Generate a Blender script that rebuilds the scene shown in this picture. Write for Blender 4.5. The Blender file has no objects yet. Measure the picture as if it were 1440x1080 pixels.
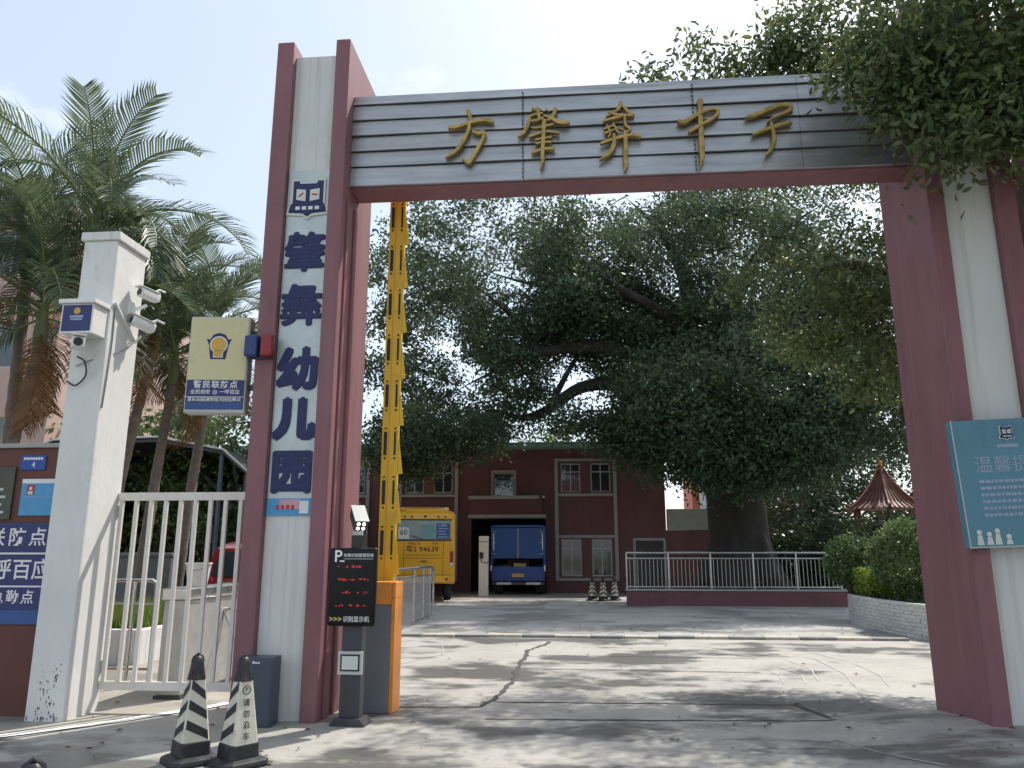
import bpy, bmesh, math, random
import numpy as np
from mathutils import Vector, Matrix, noise

scene = bpy.context.scene
col = scene.collection
R = math.radians

# ------------------------------------------------------------------ camera
cam_data = bpy.data.cameras.new("camera")
cam = bpy.data.objects.new("camera", cam_data)
col.objects.link(cam)
cam.location = (0, 0, 1.5)
cam.rotation_euler = (R(90 + 12.396), 0, R(4.971))
cam_data.sensor_width = 36.0
cam_data.lens = 27.0
cam_data.clip_end = 2000
scene.camera = cam

# ------------------------------------------------------------------ sky, sun, exposure
SUN = Vector((0.75, 1.0, 1.77)).normalized()
world = bpy.data.worlds.new("World")
scene.world = world
world.use_nodes = True
nt = world.node_tree
nt.nodes.clear()
w_out = nt.nodes.new("ShaderNodeOutputWorld")
w_bg = nt.nodes.new("ShaderNodeBackground")
w_sky = nt.nodes.new("ShaderNodeTexSky")
w_sky.sky_type = 'NISHITA'
w_sky.sun_disc = False
w_sky.sun_elevation = math.asin(SUN.z)
w_sky.sun_rotation = math.atan2(SUN.x, SUN.y)
w_sky.air_density = 1.0
w_sky.dust_density = 2.2
w_sky.ozone_density = 1.2
w_co = nt.nodes.new("ShaderNodeTexCoord")
w_map = nt.nodes.new("ShaderNodeMapping")
w_map.inputs['Scale'].default_value = (1.6, 1.6, 3.2)
w_map.inputs['Location'].default_value = (-4.72, 3.36, -0.67)
w_no = nt.nodes.new("ShaderNodeTexNoise")
w_no.inputs['Scale'].default_value = 1.7
w_no.inputs['Detail'].default_value = 9
w_no.inputs['Roughness'].default_value = 0.55
w_ra = nt.nodes.new("ShaderNodeValToRGB")
w_ra.color_ramp.elements[0].position = 0.53
w_ra.color_ramp.elements[0].color = (0.34, 0.34, 0.34, 1)
w_ra.color_ramp.elements[1].position = 0.68
w_ra.color_ramp.elements[1].color = (0.85, 0.85, 0.85, 1)
w_mix = nt.nodes.new("ShaderNodeMixRGB")
w_mix.inputs['Color2'].default_value = (7.0, 7.5, 7.7, 1)
nt.links.new(w_co.outputs['Generated'], w_map.inputs['Vector'])
nt.links.new(w_map.outputs[0], w_no.inputs['Vector'])
nt.links.new(w_no.outputs['Fac'], w_ra.inputs['Fac'])
nt.links.new(w_ra.outputs['Color'], w_mix.inputs['Fac'])
nt.links.new(w_sky.outputs[0], w_mix.inputs['Color1'])
nt.links.new(w_mix.outputs[0], w_bg.inputs['Color'])
w_bg.inputs['Strength'].default_value = 0.15
nt.links.new(w_bg.outputs[0], w_out.inputs['Surface'])

sun_data = bpy.data.lights.new("sun", 'SUN')
sun_data.energy = 4.0
sun_data.angle = R(0.53)
sun_data.color = (1.0, 0.95, 0.87)
sun = bpy.data.objects.new("sun", sun_data)
sun.rotation_euler = (-SUN).to_track_quat('-Z', 'Y').to_euler()
sun.location = (10, 15, 30)
col.objects.link(sun)
scene.view_settings.view_transform = 'Standard'
scene.view_settings.look = 'None'
scene.view_settings.gamma = 1.0
scene.view_settings.use_curve_mapping = False
scene.view_settings.exposure = 0.35
scene.cycles.max_bounces = 6
scene.cycles.diffuse_bounces = 3
scene.cycles.glossy_bounces = 2
scene.cycles.transmission_bounces = 3
scene.cycles.use_adaptive_sampling = True
scene.cycles.adaptive_threshold = 0.02

# ------------------------------------------------------------------ helpers
class MB:
    """collects simple solids into one mesh"""
    def __init__(s):
        s.v = []; s.f = []; s.mi = []; s.cur = 0
    def add(s, vs, fs):
        o = len(s.v)
        s.v += [tuple(p) for p in vs]
        for f in fs:
            s.f.append(tuple(i + o for i in f)); s.mi.append(s.cur)
        return s
    def box(s, x0, x1, y0, y1, z0, z1):
        return s.add([(x0,y0,z0),(x1,y0,z0),(x1,y1,z0),(x0,y1,z0),(x0,y0,z1),(x1,y0,z1),(x1,y1,z1),(x0,y1,z1)],
              [(0,3,2,1),(4,5,6,7),(0,1,5,4),(1,2,6,5),(2,3,7,6),(3,0,4,7)])
    def cbox(s, c, d, rz=0.0, ry=0.0, rx=0.0):
        m = Matrix.Translation(c) @ Matrix.Rotation(rz,4,'Z') @ Matrix.Rotation(ry,4,'Y') @ Matrix.Rotation(rx,4,'X')
        x,y,z = d[0]/2,d[1]/2,d[2]/2
        vs = [m @ Vector(p) for p in [(-x,-y,-z),(x,-y,-z),(x,y,-z),(-x,y,-z),(-x,-y,z),(x,-y,z),(x,y,z),(-x,y,z)]]
        return s.add(vs, [(0,3,2,1),(4,5,6,7),(0,1,5,4),(1,2,6,5),(2,3,7,6),(3,0,4,7)])
    def tube(s, pts, rad, n=8, cap=True):
        pts = [Vector(p) for p in pts]
        if not hasattr(rad, '__len__'): rad = [rad]*len(pts)
        rings = []; up = None
        for i, p in enumerate(pts):
            a = pts[max(i-1,0)]; b = pts[min(i+1,len(pts)-1)]
            t = (b-a)
            t = t.normalized() if t.length > 1e-9 else Vector((0,0,1))
            if up is None:
                up = t.orthogonal().normalized()
            else:
                up = (up - t*up.dot(t))
                up = up.normalized() if up.length > 1e-6 else t.orthogonal().normalized()
            w = t.cross(up)
            rings.append([p + (up*math.cos(2*math.pi*k/n) + w*math.sin(2*math.pi*k/n))*rad[i] for k in range(n)])
        vs = [q for r in rings for q in r]; fs = []
        for i in range(len(pts)-1):
            for k in range(n):
                fs.append((i*n+k, i*n+(k+1)%n, (i+1)*n+(k+1)%n, (i+1)*n+k))
        if cap:
            fs.append(tuple(range(n-1,-1,-1))); fs.append(tuple((len(pts)-1)*n+k for k in range(n)))
        return s.add(vs, fs)
    def lathe(s, prof, c=(0,0,0), n=20, axis='Z'):
        vs = []
        for r, h in prof:
            for k in range(n):
                a = 2*math.pi*k/n
                if axis == 'Z': p = (r*math.cos(a), r*math.sin(a), h)
                elif axis == 'Y': p = (r*math.cos(a), h, -r*math.sin(a))
                else: p = (h, r*math.cos(a), r*math.sin(a))
                vs.append((p[0]+c[0],p[1]+c[1],p[2]+c[2]))
        fs = []
        for i in range(len(prof)-1):
            for k in range(n):
                fs.append((i*n+k, i*n+(k+1)%n, (i+1)*n+(k+1)%n, (i+1)*n+k))
        fs.append(tuple(range(n-1,-1,-1))); fs.append(tuple((len(prof)-1)*n+k for k in range(n)))
        return s.add(vs, fs)
    def prism(s, poly, y0, y1):
        """poly in (x,z), counter-clockwise seen from -Y"""
        n = len(poly)
        vs = [(x,y0,z) for x,z in poly] + [(x,y1,z) for x,z in poly]
        fs = [tuple(range(n)), tuple(range(2*n-1,n-1,-1))]
        for i in range(n):
            j = (i+1)%n
            fs.append((i, i+n, j+n, j))
        return s.add(vs, fs)
    def loft(s, rings, cap=True):
        n = len(rings[0]); vs = [p for r in rings for p in r]; fs = []
        for i in range(len(rings)-1):
            for k in range(n):
                fs.append((i*n+k, i*n+(k+1)%n, (i+1)*n+(k+1)%n, (i+1)*n+k))
        if cap:
            fs.append(tuple(range(n-1,-1,-1))); fs.append(tuple((len(rings)-1)*n+k for k in range(n)))
        return s.add(vs, fs)
    def mesh(s, name, bevel=0.0, smooth=False, seg=2, fix=True):
        me = bpy.data.meshes.new(name)
        bm = bmesh.new()
        bv = [bm.verts.new(p) for p in s.v]
        for f, mi in zip(s.f, s.mi):
            try:
                fc = bm.faces.new([bv[i] for i in f]); fc.material_index = mi
            except ValueError:
                pass
        if fix: bmesh.ops.recalc_face_normals(bm, faces=bm.faces)
        if bevel > 0:
            ed = [e for e in bm.edges if len(e.link_faces) == 2 and e.calc_face_angle(0) > R(28)]
            bmesh.ops.bevel(bm, geom=ed, offset=bevel, segments=seg, affect='EDGES', clamp_overlap=True, profile=0.6)
        if smooth:
            for f in bm.faces: f.smooth = True
            for e in bm.edges:
                if len(e.link_faces) == 2 and e.calc_face_angle(0) > R(38): e.smooth = False
        bm.to_mesh(me); bm.free()
        return me
    def build(s, name, m, parent=None, bevel=0.0, smooth=False, seg=2, fix=True):
        me = s.mesh(name, bevel, smooth, seg, fix)
        return put(name, me, m, parent)

def put(name, me, m, parent=None):
    if m is not None:
        if not isinstance(m, (list, tuple)): m = [m]
        if len(me.materials) == 0:
            for k in m: me.materials.append(k)
    o = bpy.data.objects.new(name, me)
    col.objects.link(o)
    if parent is not None: o.parent = parent
    return o

def tag(o, label=None, cat=None, group=None, kind=None):
    if label: o["label"] = label
    if cat: o["category"] = cat
    if group: o["group"] = group
    if kind: o["kind"] = kind
    return o

def thing(name, label, cat, loc=(0,0,0), rz=0.0, group=None):
    o = bpy.data.objects.new(name, None)
    o.empty_display_size = 0.2
    col.objects.link(o)
    o.location = loc; o.rotation_euler = (0,0,rz)
    return tag(o, label, cat, group)

def structure(name, mb, m, **k):
    return tag(mb.build(name, m, **k), kind='structure')

def copy_tree(o, parent=None):
    c = o.copy(); col.objects.link(c); c.parent = parent
    for ch in [x for x in bpy.data.objects if x.parent == o]:
        copy_tree(ch, c)
    return c

def np_mesh(name, V, F, smooth=False):
    me = bpy.data.meshes.new(name)
    n = F.shape[1]
    me.vertices.add(len(V)); me.vertices.foreach_set("co", np.ascontiguousarray(V, dtype=np.float32).ravel())
    me.loops.add(F.size); me.loops.foreach_set("vertex_index", np.ascontiguousarray(F, dtype=np.int32).ravel())
    me.polygons.add(len(F)); me.polygons.foreach_set("loop_start", np.arange(0, F.size, n, dtype=np.int32))
    me.polygons.foreach_set("loop_total", np.full(len(F), n, dtype=np.int32))
    me.update(calc_edges=True)
    return me

def text(body, size, m, parent, loc, align='CENTER', extrude=0.002, offset=0.0, sx=1.0, name='lettering',
         rot=(math.pi/2,0,0), spacing=1.0, bevel=0.0, shear=0.0):
    c = bpy.data.curves.new(name, 'FONT')
    c.body = body; c.size = size; c.align_x = align; c.align_y = 'CENTER'
    c.extrude = extrude; c.offset = offset*size; c.space_character = spacing
    c.resolution_u = 3; c.bevel_depth = bevel; c.bevel_resolution = 1; c.shear = shear
    o = bpy.data.objects.new(name, c)
    col.objects.link(o)
    dg = bpy.context.evaluated_depsgraph_get()
    me = bpy.data.meshes.new_from_object(o.evaluated_get(dg))
    bpy.data.objects.remove(o); bpy.data.curves.remove(c)
    me.materials.clear()
    t = put(name, me, m, parent)
    t.location = loc; t.rotation_euler = rot; t.scale = (sx,1,1)
    return t

# ------------------------------------------------------------------ materials
def nodes_of(m):
    m.use_nodes = True
    return m.node_tree, m.node_tree.nodes["Principled BSDF"]

def mat(name, c, rough=0.6, metal=0.0, var=0.12, scale=5.0, bump=0.0, bscale=60.0, stain=None, sscale=3.0,
        spos=(0.55,0.7), stretch=(1,1,1), coat=0.0, spec=0.5, rvar=0.1, rnd=0.0, streak=None, chips=None):
    m = bpy.data.materials.new(name)
    t, b = nodes_of(m)
    L = t.links.new
    co = t.nodes.new("ShaderNodeTexCoord")
    mp = t.nodes.new("ShaderNodeMapping"); mp.inputs['Scale'].default_value = stretch
    L(co.outputs['Object'], mp.inputs['Vector'])
    n1 = t.nodes.new("ShaderNodeTexNoise"); n1.inputs['Scale'].default_value = scale; n1.inputs['Detail'].default_value = 7
    n1.inputs['Roughness'].default_value = 0.62
    L(mp.outputs[0], n1.inputs['Vector'])
    rp = t.nodes.new("ShaderNodeValToRGB")
    rp.color_ramp.elements[0].position = 0.3; rp.color_ramp.elements[1].position = 0.72
    rp.color_ramp.elements[0].color = tuple(x*(1-var) for x in c) + (1,)
    rp.color_ramp.elements[1].color = tuple(min(1,x*(1+var)) for x in c) + (1,)
    L(n1.outputs['Fac'], rp.inputs['Fac'])
    last = rp.outputs['Color']
    if stain is not None:
        n2 = t.nodes.new("ShaderNodeTexNoise"); n2.inputs['Scale'].default_value = sscale; n2.inputs['Detail'].default_value = 9
        n2.inputs['Roughness'].default_value = 0.7
        L(mp.outputs[0], n2.inputs['Vector'])
        r2 = t.nodes.new("ShaderNodeValToRGB")
        r2.color_ramp.elements[0].position = spos[0]; r2.color_ramp.elements[1].position = spos[1]
        L(n2.outputs['Fac'], r2.inputs['Fac'])
        mx = t.nodes.new("ShaderNodeMixRGB"); mx.inputs['Color2'].default_value = tuple(stain) + (1,)
        L(r2.outputs['Color'], mx.inputs['Fac']); L(last, mx.inputs['Color1'])
        last = mx.outputs[0]
    if streak is not None:      # rain streaks running down the face
        mp2 = t.nodes.new("ShaderNodeMapping"); mp2.inputs['Scale'].default_value = (14,14,0.35)
        L(co.outputs['Object'], mp2.inputs['Vector'])
        n4 = t.nodes.new("ShaderNodeTexNoise"); n4.inputs['Scale'].default_value = 1.0; n4.inputs['Detail'].default_value = 4; n4.inputs['Roughness'].default_value = 0.6
        L(mp2.outputs[0], n4.inputs['Vector'])
        r4 = t.nodes.new("ShaderNodeValToRGB"); r4.color_ramp.elements[0].position = 0.52; r4.color_ramp.elements[1].position = 0.80
        L(n4.outputs['Fac'], r4.inputs['Fac'])
        mx = t.nodes.new("ShaderNodeMixRGB"); mx.inputs['Color2'].default_value = tuple(streak) + (1,)
        L(r4.outputs['Color'], mx.inputs['Fac']); L(last, mx.inputs['Color1']); last = mx.outputs[0]
    if chips is not None:       # small flakes where the paint has gone
        n5 = t.nodes.new("ShaderNodeTexNoise"); n5.inputs['Scale'].default_value = 17; n5.inputs['Detail'].default_value = 5; n5.inputs['Roughness'].default_value = 0.7
        L(co.outputs['Object'], n5.inputs['Vector'])
        r5 = t.nodes.new("ShaderNodeValToRGB"); r5.color_ramp.elements[0].position = 0.70; r5.color_ramp.elements[1].position = 0.735
        L(n5.outputs['Fac'], r5.inputs['Fac'])
        mx = t.nodes.new("ShaderNodeMixRGB"); mx.inputs['Color2'].default_value = tuple(chips) + (1,)
        L(r5.outputs['Color'], mx.inputs['Fac']); L(last, mx.inputs['Color1']); last = mx.outputs[0]
    if rnd > 0:
        oi = t.nodes.new("ShaderNodeObjectInfo")
        hs = t.nodes.new("ShaderNodeHueSaturation")
        ma = t.nodes.new("ShaderNodeMapRange"); ma.inputs['To Min'].default_value = 1-rnd; ma.inputs['To Max'].default_value = 1+rnd
        L(oi.outputs['Random'], ma.inputs['Value']); L(ma.outputs[0], hs.inputs['Value']); L(last, hs.inputs['Color'])
        last = hs.outputs[0]
    L(last, b.inputs['Base Color'])
    mr = t.nodes.new("ShaderNodeMapRange"); mr.inputs['To Min'].default_value = max(0.02, rough-rvar); mr.inputs['To Max'].default_value = min(1, rough+rvar)
    L(n1.outputs['Fac'], mr.inputs['Value']); L(mr.outputs[0], b.inputs['Roughness'])
    b.inputs['Metallic'].default_value = metal
    b.inputs['Specular IOR Level'].default_value = spec
    b.inputs['Coat Weight'].default_value = coat
    if bump > 0:
        n3 = t.nodes.new("ShaderNodeTexNoise"); n3.inputs['Scale'].default_value = bscale; n3.inputs['Detail'].default_value = 5
        L(mp.outputs[0], n3.inputs['Vector'])
        bp = t.nodes.new("ShaderNodeBump"); bp.inputs['Strength'].default_value = 0.6; bp.inputs['Distance'].default_value = bump
        L(n3.outputs['Fac'], bp.inputs['Height']); L(bp.outputs[0], b.inputs['Normal'])
    return m

def glow(name, c, s):
    m = bpy.data.materials.new(name); t, b = nodes_of(m)
    b.inputs['Base Color'].default_value = tuple(x*0.3 for x in c) + (1,)
    b.inputs['Emission Color'].default_value = tuple(c) + (1,); b.inputs['Emission Strength'].default_value = s
    return m

def glass(name, c, rough=0.05):
    m = bpy.data.materials.new(name); t, b = nodes_of(m)
    b.inputs['Base Color'].default_value = tuple(c) + (1,)
    b.inputs['Roughness'].default_value = rough; b.inputs['Specular IOR Level'].default_value = 0.9
    b.inputs['Coat Weight'].default_value = 0.5
    return m

def leaf_mat(name, c1, c2, trans=0.35, rough=0.42, spec=0.4):
    m = bpy.data.materials.new(name); t, b = nodes_of(m); L = t.links.new
    g = t.nodes.new("ShaderNodeNewGeometry")
    rp = t.nodes.new("ShaderNodeValToRGB")
    rp.color_ramp.elements[0].color = tuple(c1)+(1,); rp.color_ramp.elements[1].color = tuple(c2)+(1,)
    L(g.outputs['Random Per Island'], rp.inputs['Fac'])
    L(rp.outputs['Color'], b.inputs['Base Color'])
    b.inputs['Roughness'].default_value = rough; b.inputs['Specular IOR Level'].default_value = spec
    tr = t.nodes.new("ShaderNodeBsdfTranslucent")
    hs = t.nodes.new("ShaderNodeHueSaturation"); hs.inputs['Hue'].default_value = 0.47; hs.inputs['Value'].default_value = 1.7
    L(rp.outputs['Color'], hs.inputs['Color']); L(hs.outputs[0], tr.inputs['Color'])
    mx = t.nodes.new("ShaderNodeMixShader"); mx.inputs['Fac'].default_value = trans
    L(b.outputs[0], mx.inputs[1]); L(tr.outputs[0], mx.inputs[2])
    L(mx.outputs[0], t.nodes["Material Output"].inputs['Surface'])
    return m

M = {}
M['maroon'] = mat("maroon_paint", (0.235,0.100,0.116), 0.62, var=0.16, scale=2.2, bump=0.004, bscale=45, stain=(0.15,0.07,0.082), sscale=2.5, stretch=(1,1,0.45), streak=(0.24,0.135,0.15), chips=(0.33,0.27,0.26))
M['white_render'] = mat("white_render", (0.66,0.66,0.645), 0.75, var=0.07, scale=2.0, bump=0.004, bscale=35, stain=(0.48,0.47,0.44), sscale=2.2, spos=(0.56,0.8), stretch=(1,1,0.35), streak=(0.46,0.45,0.42))
M['steel_plank'] = mat("brushed_cladding", (0.43,0.44,0.45), 0.40, metal=0.8, var=0.22, scale=3.5, bump=0.003, bscale=6, stain=(0.34,0.33,0.31), sscale=2.2, spos=(0.5,0.72), stretch=(0.35,1,3.5), rvar=0.16, rnd=0.07)
M['groove'] = mat("groove_black", (0.03,0.03,0.035), 0.8)
M['gold'] = mat("gold_lettering", (0.42,0.29,0.10), 0.42, metal=0.7, var=0.4, scale=9, bump=0.004, bscale=30, stain=(0.12,0.09,0.05), sscale=8, spos=(0.58,0.75))
M['navy'] = mat("navy_lettering", (0.016,0.024,0.10), 0.6, var=0.25, scale=12)
M['sign_silver'] = mat("sign_board_silver", (0.52,0.57,0.57), 0.38, metal=0.35, var=0.12, scale=1.2, stain=(0.30,0.34,0.32), sscale=1.6, spos=(0.45,0.8))
M['white_enamel'] = mat("white_enamel", (0.74,0.74,0.72), 0.4, var=0.06, scale=6, stain=(0.55,0.53,0.48), sscale=7, spos=(0.6,0.8))
M['gate_paint'] = mat("cream_gate_paint", (0.70,0.66,0.60), 0.42, var=0.08, scale=6, stain=(0.45,0.38,0.30), sscale=9, spos=(0.62,0.78))
M['black_plastic'] = mat("black_plastic", (0.018,0.018,0.02), 0.38, var=0.3, scale=8)
M['dark_grey'] = mat("dark_grey_metal", (0.045,0.048,0.055), 0.45, var=0.2, scale=5, bump=0.001, bscale=80)
M['slate'] = mat("slate_blue_enamel", (0.055,0.075,0.10), 0.4, var=0.12, scale=3)
M['mid_grey'] = mat("grey_enamel", (0.16,0.17,0.18), 0.45, var=0.1, scale=4)
M['orange'] = mat("orange_enamel", (0.75,0.27,0.045), 0.45, var=0.12, scale=5, stain=(0.5,0.22,0.08), sscale=8)
M['yellow'] = mat("yellow_enamel", (0.78,0.47,0.02), 0.42, var=0.1, scale=4, stain=(0.60,0.36,0.03), sscale=5)
M['stainless'] = mat("stainless_steel", (0.55,0.55,0.54), 0.28, metal=0.95, var=0.1, scale=6, rvar=0.1)
M['dull_steel'] = mat("dull_steel_bars", (0.42,0.42,0.40), 0.5, metal=0.5, var=0.15, scale=9)
M['bus_yellow'] = mat("bus_yellow", (0.80,0.40,0.012), 0.35, var=0.08, scale=2, coat=0.3)
M['rubber'] = mat("tyre_rubber", (0.02,0.02,0.02), 0.85)
M['screen_black'] = mat("display_black", (0.006,0.006,0.007), 0.3, var=0.2, spec=0.25)
M['glass_dark'] = glass("dark_glass", (0.03,0.04,0.045))
M['glass_bus'] = glass("bus_rear_glass", (0.12,0.20,0.22), 0.12)
M['red_lens'] = mat("red_lens", (0.25,0.012,0.015), 0.25, var=0.1)
M['red_dull'] = mat("red_print", (0.40,0.03,0.03), 0.5)
M['blue_lens'] = mat("blue_lens", (0.015,0.035,0.16), 0.25)
M['white_print'] = mat("white_print", (0.72,0.72,0.72), 0.5, var=0.05)
M['pale_print'] = mat("faded_pink_print", (0.30,0.36,0.50), 0.6)
M['black_print'] = mat("black_print", (0.02,0.02,0.02), 0.5)
M['gold_print'] = mat("gold_print", (0.62,0.36,0.06), 0.5)
M['police_blue'] = mat("police_blue_film", (0.018,0.026,0.13), 0.38, var=0.1, scale=2)
M['police_blue_light'] = mat("police_blue_film_light", (0.025,0.075,0.25), 0.38, var=0.15, scale=2)
M['cream_box'] = mat("cream_lightbox", (0.62,0.56,0.32), 0.45, var=0.08, scale=1.5, stain=(0.50,0.47,0.30), sscale=3)
M['frame_grey'] = mat("frame_grey", (0.48,0.49,0.47), 0.5, var=0.1)
M['aqua_sign'] = mat("aqua_sign_film", (0.09,0.235,0.31), 0.45, var=0.14, scale=1.6, stain=(0.06,0.17,0.22), sscale=2.5)
M['sky_blue_print'] = mat("sky_blue_print", (0.07,0.30,0.55), 0.45, var=0.15, scale=4)
M['plaque_blue'] = mat("address_blue", (0.01,0.06,0.32), 0.4)
M['bronze_plaque'] = mat("dark_bronze_plaque", (0.07,0.075,0.06), 0.4, metal=0.4, var=0.25, scale=3)
M['brown_wall'] = mat("russet_wall_paint", (0.125,0.046,0.034), 0.7, var=0.14, scale=2, bump=0.003, bscale=50, stain=(0.10,0.036,0.03), sscale=2)
M['school_red'] = mat("school_red_render", (0.155,0.066,0.070), 0.8, var=0.12, scale=1.4, bump=0.004, bscale=40, stain=(0.11,0.05,0.053), sscale=1.6, streak=(0.10,0.06,0.06))
M['grey_trim'] = mat("grey_trim", (0.34,0.34,0.325), 0.7, var=0.1, scale=3, stain=(0.24,0.24,0.225), sscale=3)
M['teal_roof'] = mat("teal_roof_edge", (0.16,0.27,0.22), 0.6, var=0.2, scale=4)
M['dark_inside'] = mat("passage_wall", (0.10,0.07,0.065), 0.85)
M['truck_blue'] = mat("truck_blue_tarp", (0.012,0.075,0.27), 0.5, var=0.18, scale=2, bump=0.01, bscale=5)
M['truck_paint'] = mat("truck_blue_paint", (0.012,0.06,0.26), 0.4, var=0.15, scale=3)
M['crate_tan'] = mat("cardboard", (0.45,0.34,0.20), 0.8)
M['brick_white'] = mat("white_brick_paint", (0.60,0.61,0.60), 0.65, var=0.14, scale=5, stain=(0.22,0.22,0.20), sscale=9, spos=(0.56,0.70), rnd=0.10)
M['mortar'] = mat("mortar", (0.20,0.20,0.19), 0.9)
M['soil'] = mat("soil", (0.05,0.04,0.03), 0.95, bump=0.02, bscale=20)
M['pink_bld'] = mat("pink_render", (0.52,0.36,0.31), 0.8, var=0.07, scale=0.8)
M['orange_bld'] = mat("orange_render", (0.52,0.17,0.11), 0.8, var=0.07, scale=0.8)
M['roof_tile'] = mat("glazed_roof_tile", (0.19,0.075,0.05), 0.6, var=0.35, scale=5)
M['roof_ridge'] = mat("roof_ridge", (0.27,0.10,0.075), 0.6, var=0.2, scale=5)
M['awning'] = mat("dark_awning_sheet", (0.022,0.024,0.028), 0.6, var=0.2)
M['car_red'] = mat("red_car_paint", (0.20,0.010,0.015), 0.3, var=0.06, coat=0.7)
M['bin_grey'] = mat("grey_green_bin", (0.13,0.15,0.15), 0.5, var=0.12)
M['bark'] = mat("fig_bark", (0.040,0.035,0.030), 0.9, var=0.35, scale=3, bump=0.03, bscale=9, stretch=(1,1,0.4))
M['bark2'] = mat("grey_bark", (0.10,0.085,0.07), 0.9, var=0.3, scale=6, bump=0.015, bscale=18, stretch=(1,1,0.4))
M['palm_trunk'] = mat("palm_trunk", (0.17,0.14,0.115), 0.85, var=0.3, scale=5, bump=0.01, bscale=20, stretch=(1,1,2.5))
M['palm_sheath'] = mat("palm_crownshaft", (0.14,0.16,0.07), 0.5, var=0.25, scale=4, stretch=(1,1,0.3))
M['leaf_fig'] = leaf_mat("fig_leaf", (0.033,0.062,0.033), (0.080,0.126,0.060), 0.34)
M['leaf_near'] = leaf_mat("glossy_leaf", (0.045,0.078,0.030), (0.150,0.190,0.075), 0.34)
M['leaf_back'] = leaf_mat("background_leaf", (0.035,0.065,0.025), (0.10,0.16,0.04), 0.3)
M['leaf_bush'] = leaf_mat("topiary_leaf", (0.05,0.10,0.035), (0.15,0.22,0.08), 0.25, spec=0.6)
M['leaf_lime'] = leaf_mat("lime_hedge_leaf", (0.10,0.17,0.02), (0.20,0.27,0.04), 0.35)
M['leaf_dark'] = leaf_mat("dark_shrub_leaf", (0.018,0.035,0.018), (0.045,0.075,0.03), 0.2)
M['frond'] = leaf_mat("palm_frond_green", (0.045,0.08,0.045), (0.11,0.15,0.08), 0.3)
M['frond_brown'] = leaf_mat("palm_frond_dry", (0.13,0.062,0.022), (0.26,0.15,0.055), 0.3, rough=0.7)
M['rachis'] = mat("frond_rachis", (0.16,0.19,0.07), 0.5)
M['grass'] = leaf_mat("grass_blade", (0.07,0.13,0.02), (0.16,0.24,0.05), 0.35)
M['dry_leaf'] = leaf_mat("fallen_leaf", (0.06,0.04,0.02), (0.14,0.10,0.04), 0.1)
M['line_white'] = mat("white_ground_strip", (0.78,0.78,0.76), 0.6, var=0.08, scale=6, stain=(0.55,0.55,0.52), sscale=8, spos=(0.6,0.75))
M['tar'] = mat("tar_crack", (0.055,0.053,0.05), 0.7, var=0.3, scale=9)
M['pale_line'] = mat("pale_scrape", (0.47,0.455,0.42), 0.7)
M['kerb_light'] = mat("kerb_worn_yellow", (0.46,0.43,0.36), 0.8, var=0.14, stain=(0.28,0.26,0.23), sscale=6)
M['kerb_dark'] = mat("kerb_grey", (0.22,0.22,0.21), 0.8, var=0.14, stain=(0.34,0.33,0.30), sscale=6)
M['led_white'] = glow("white_lamp", (1,1,1), 6.0)
M['led_red'] = glow("red_led", (0.7,0.03,0.05), 0.28)
M['screen_white'] = glow("screen_white_text", (0.75,0.8,0.85), 0.35)
M['screen_gold'] = glow("screen_gold_text", (0.8,0.65,0.3), 0.35)
M['paper'] = mat("paper_panel", (0.62,0.62,0.58), 0.5, var=0.05)
M['cable'] = mat("cable_grey", (0.25,0.25,0.25), 0.6)
M['cable_black'] = mat("cable_black", (0.02,0.02,0.02), 0.6)

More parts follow.
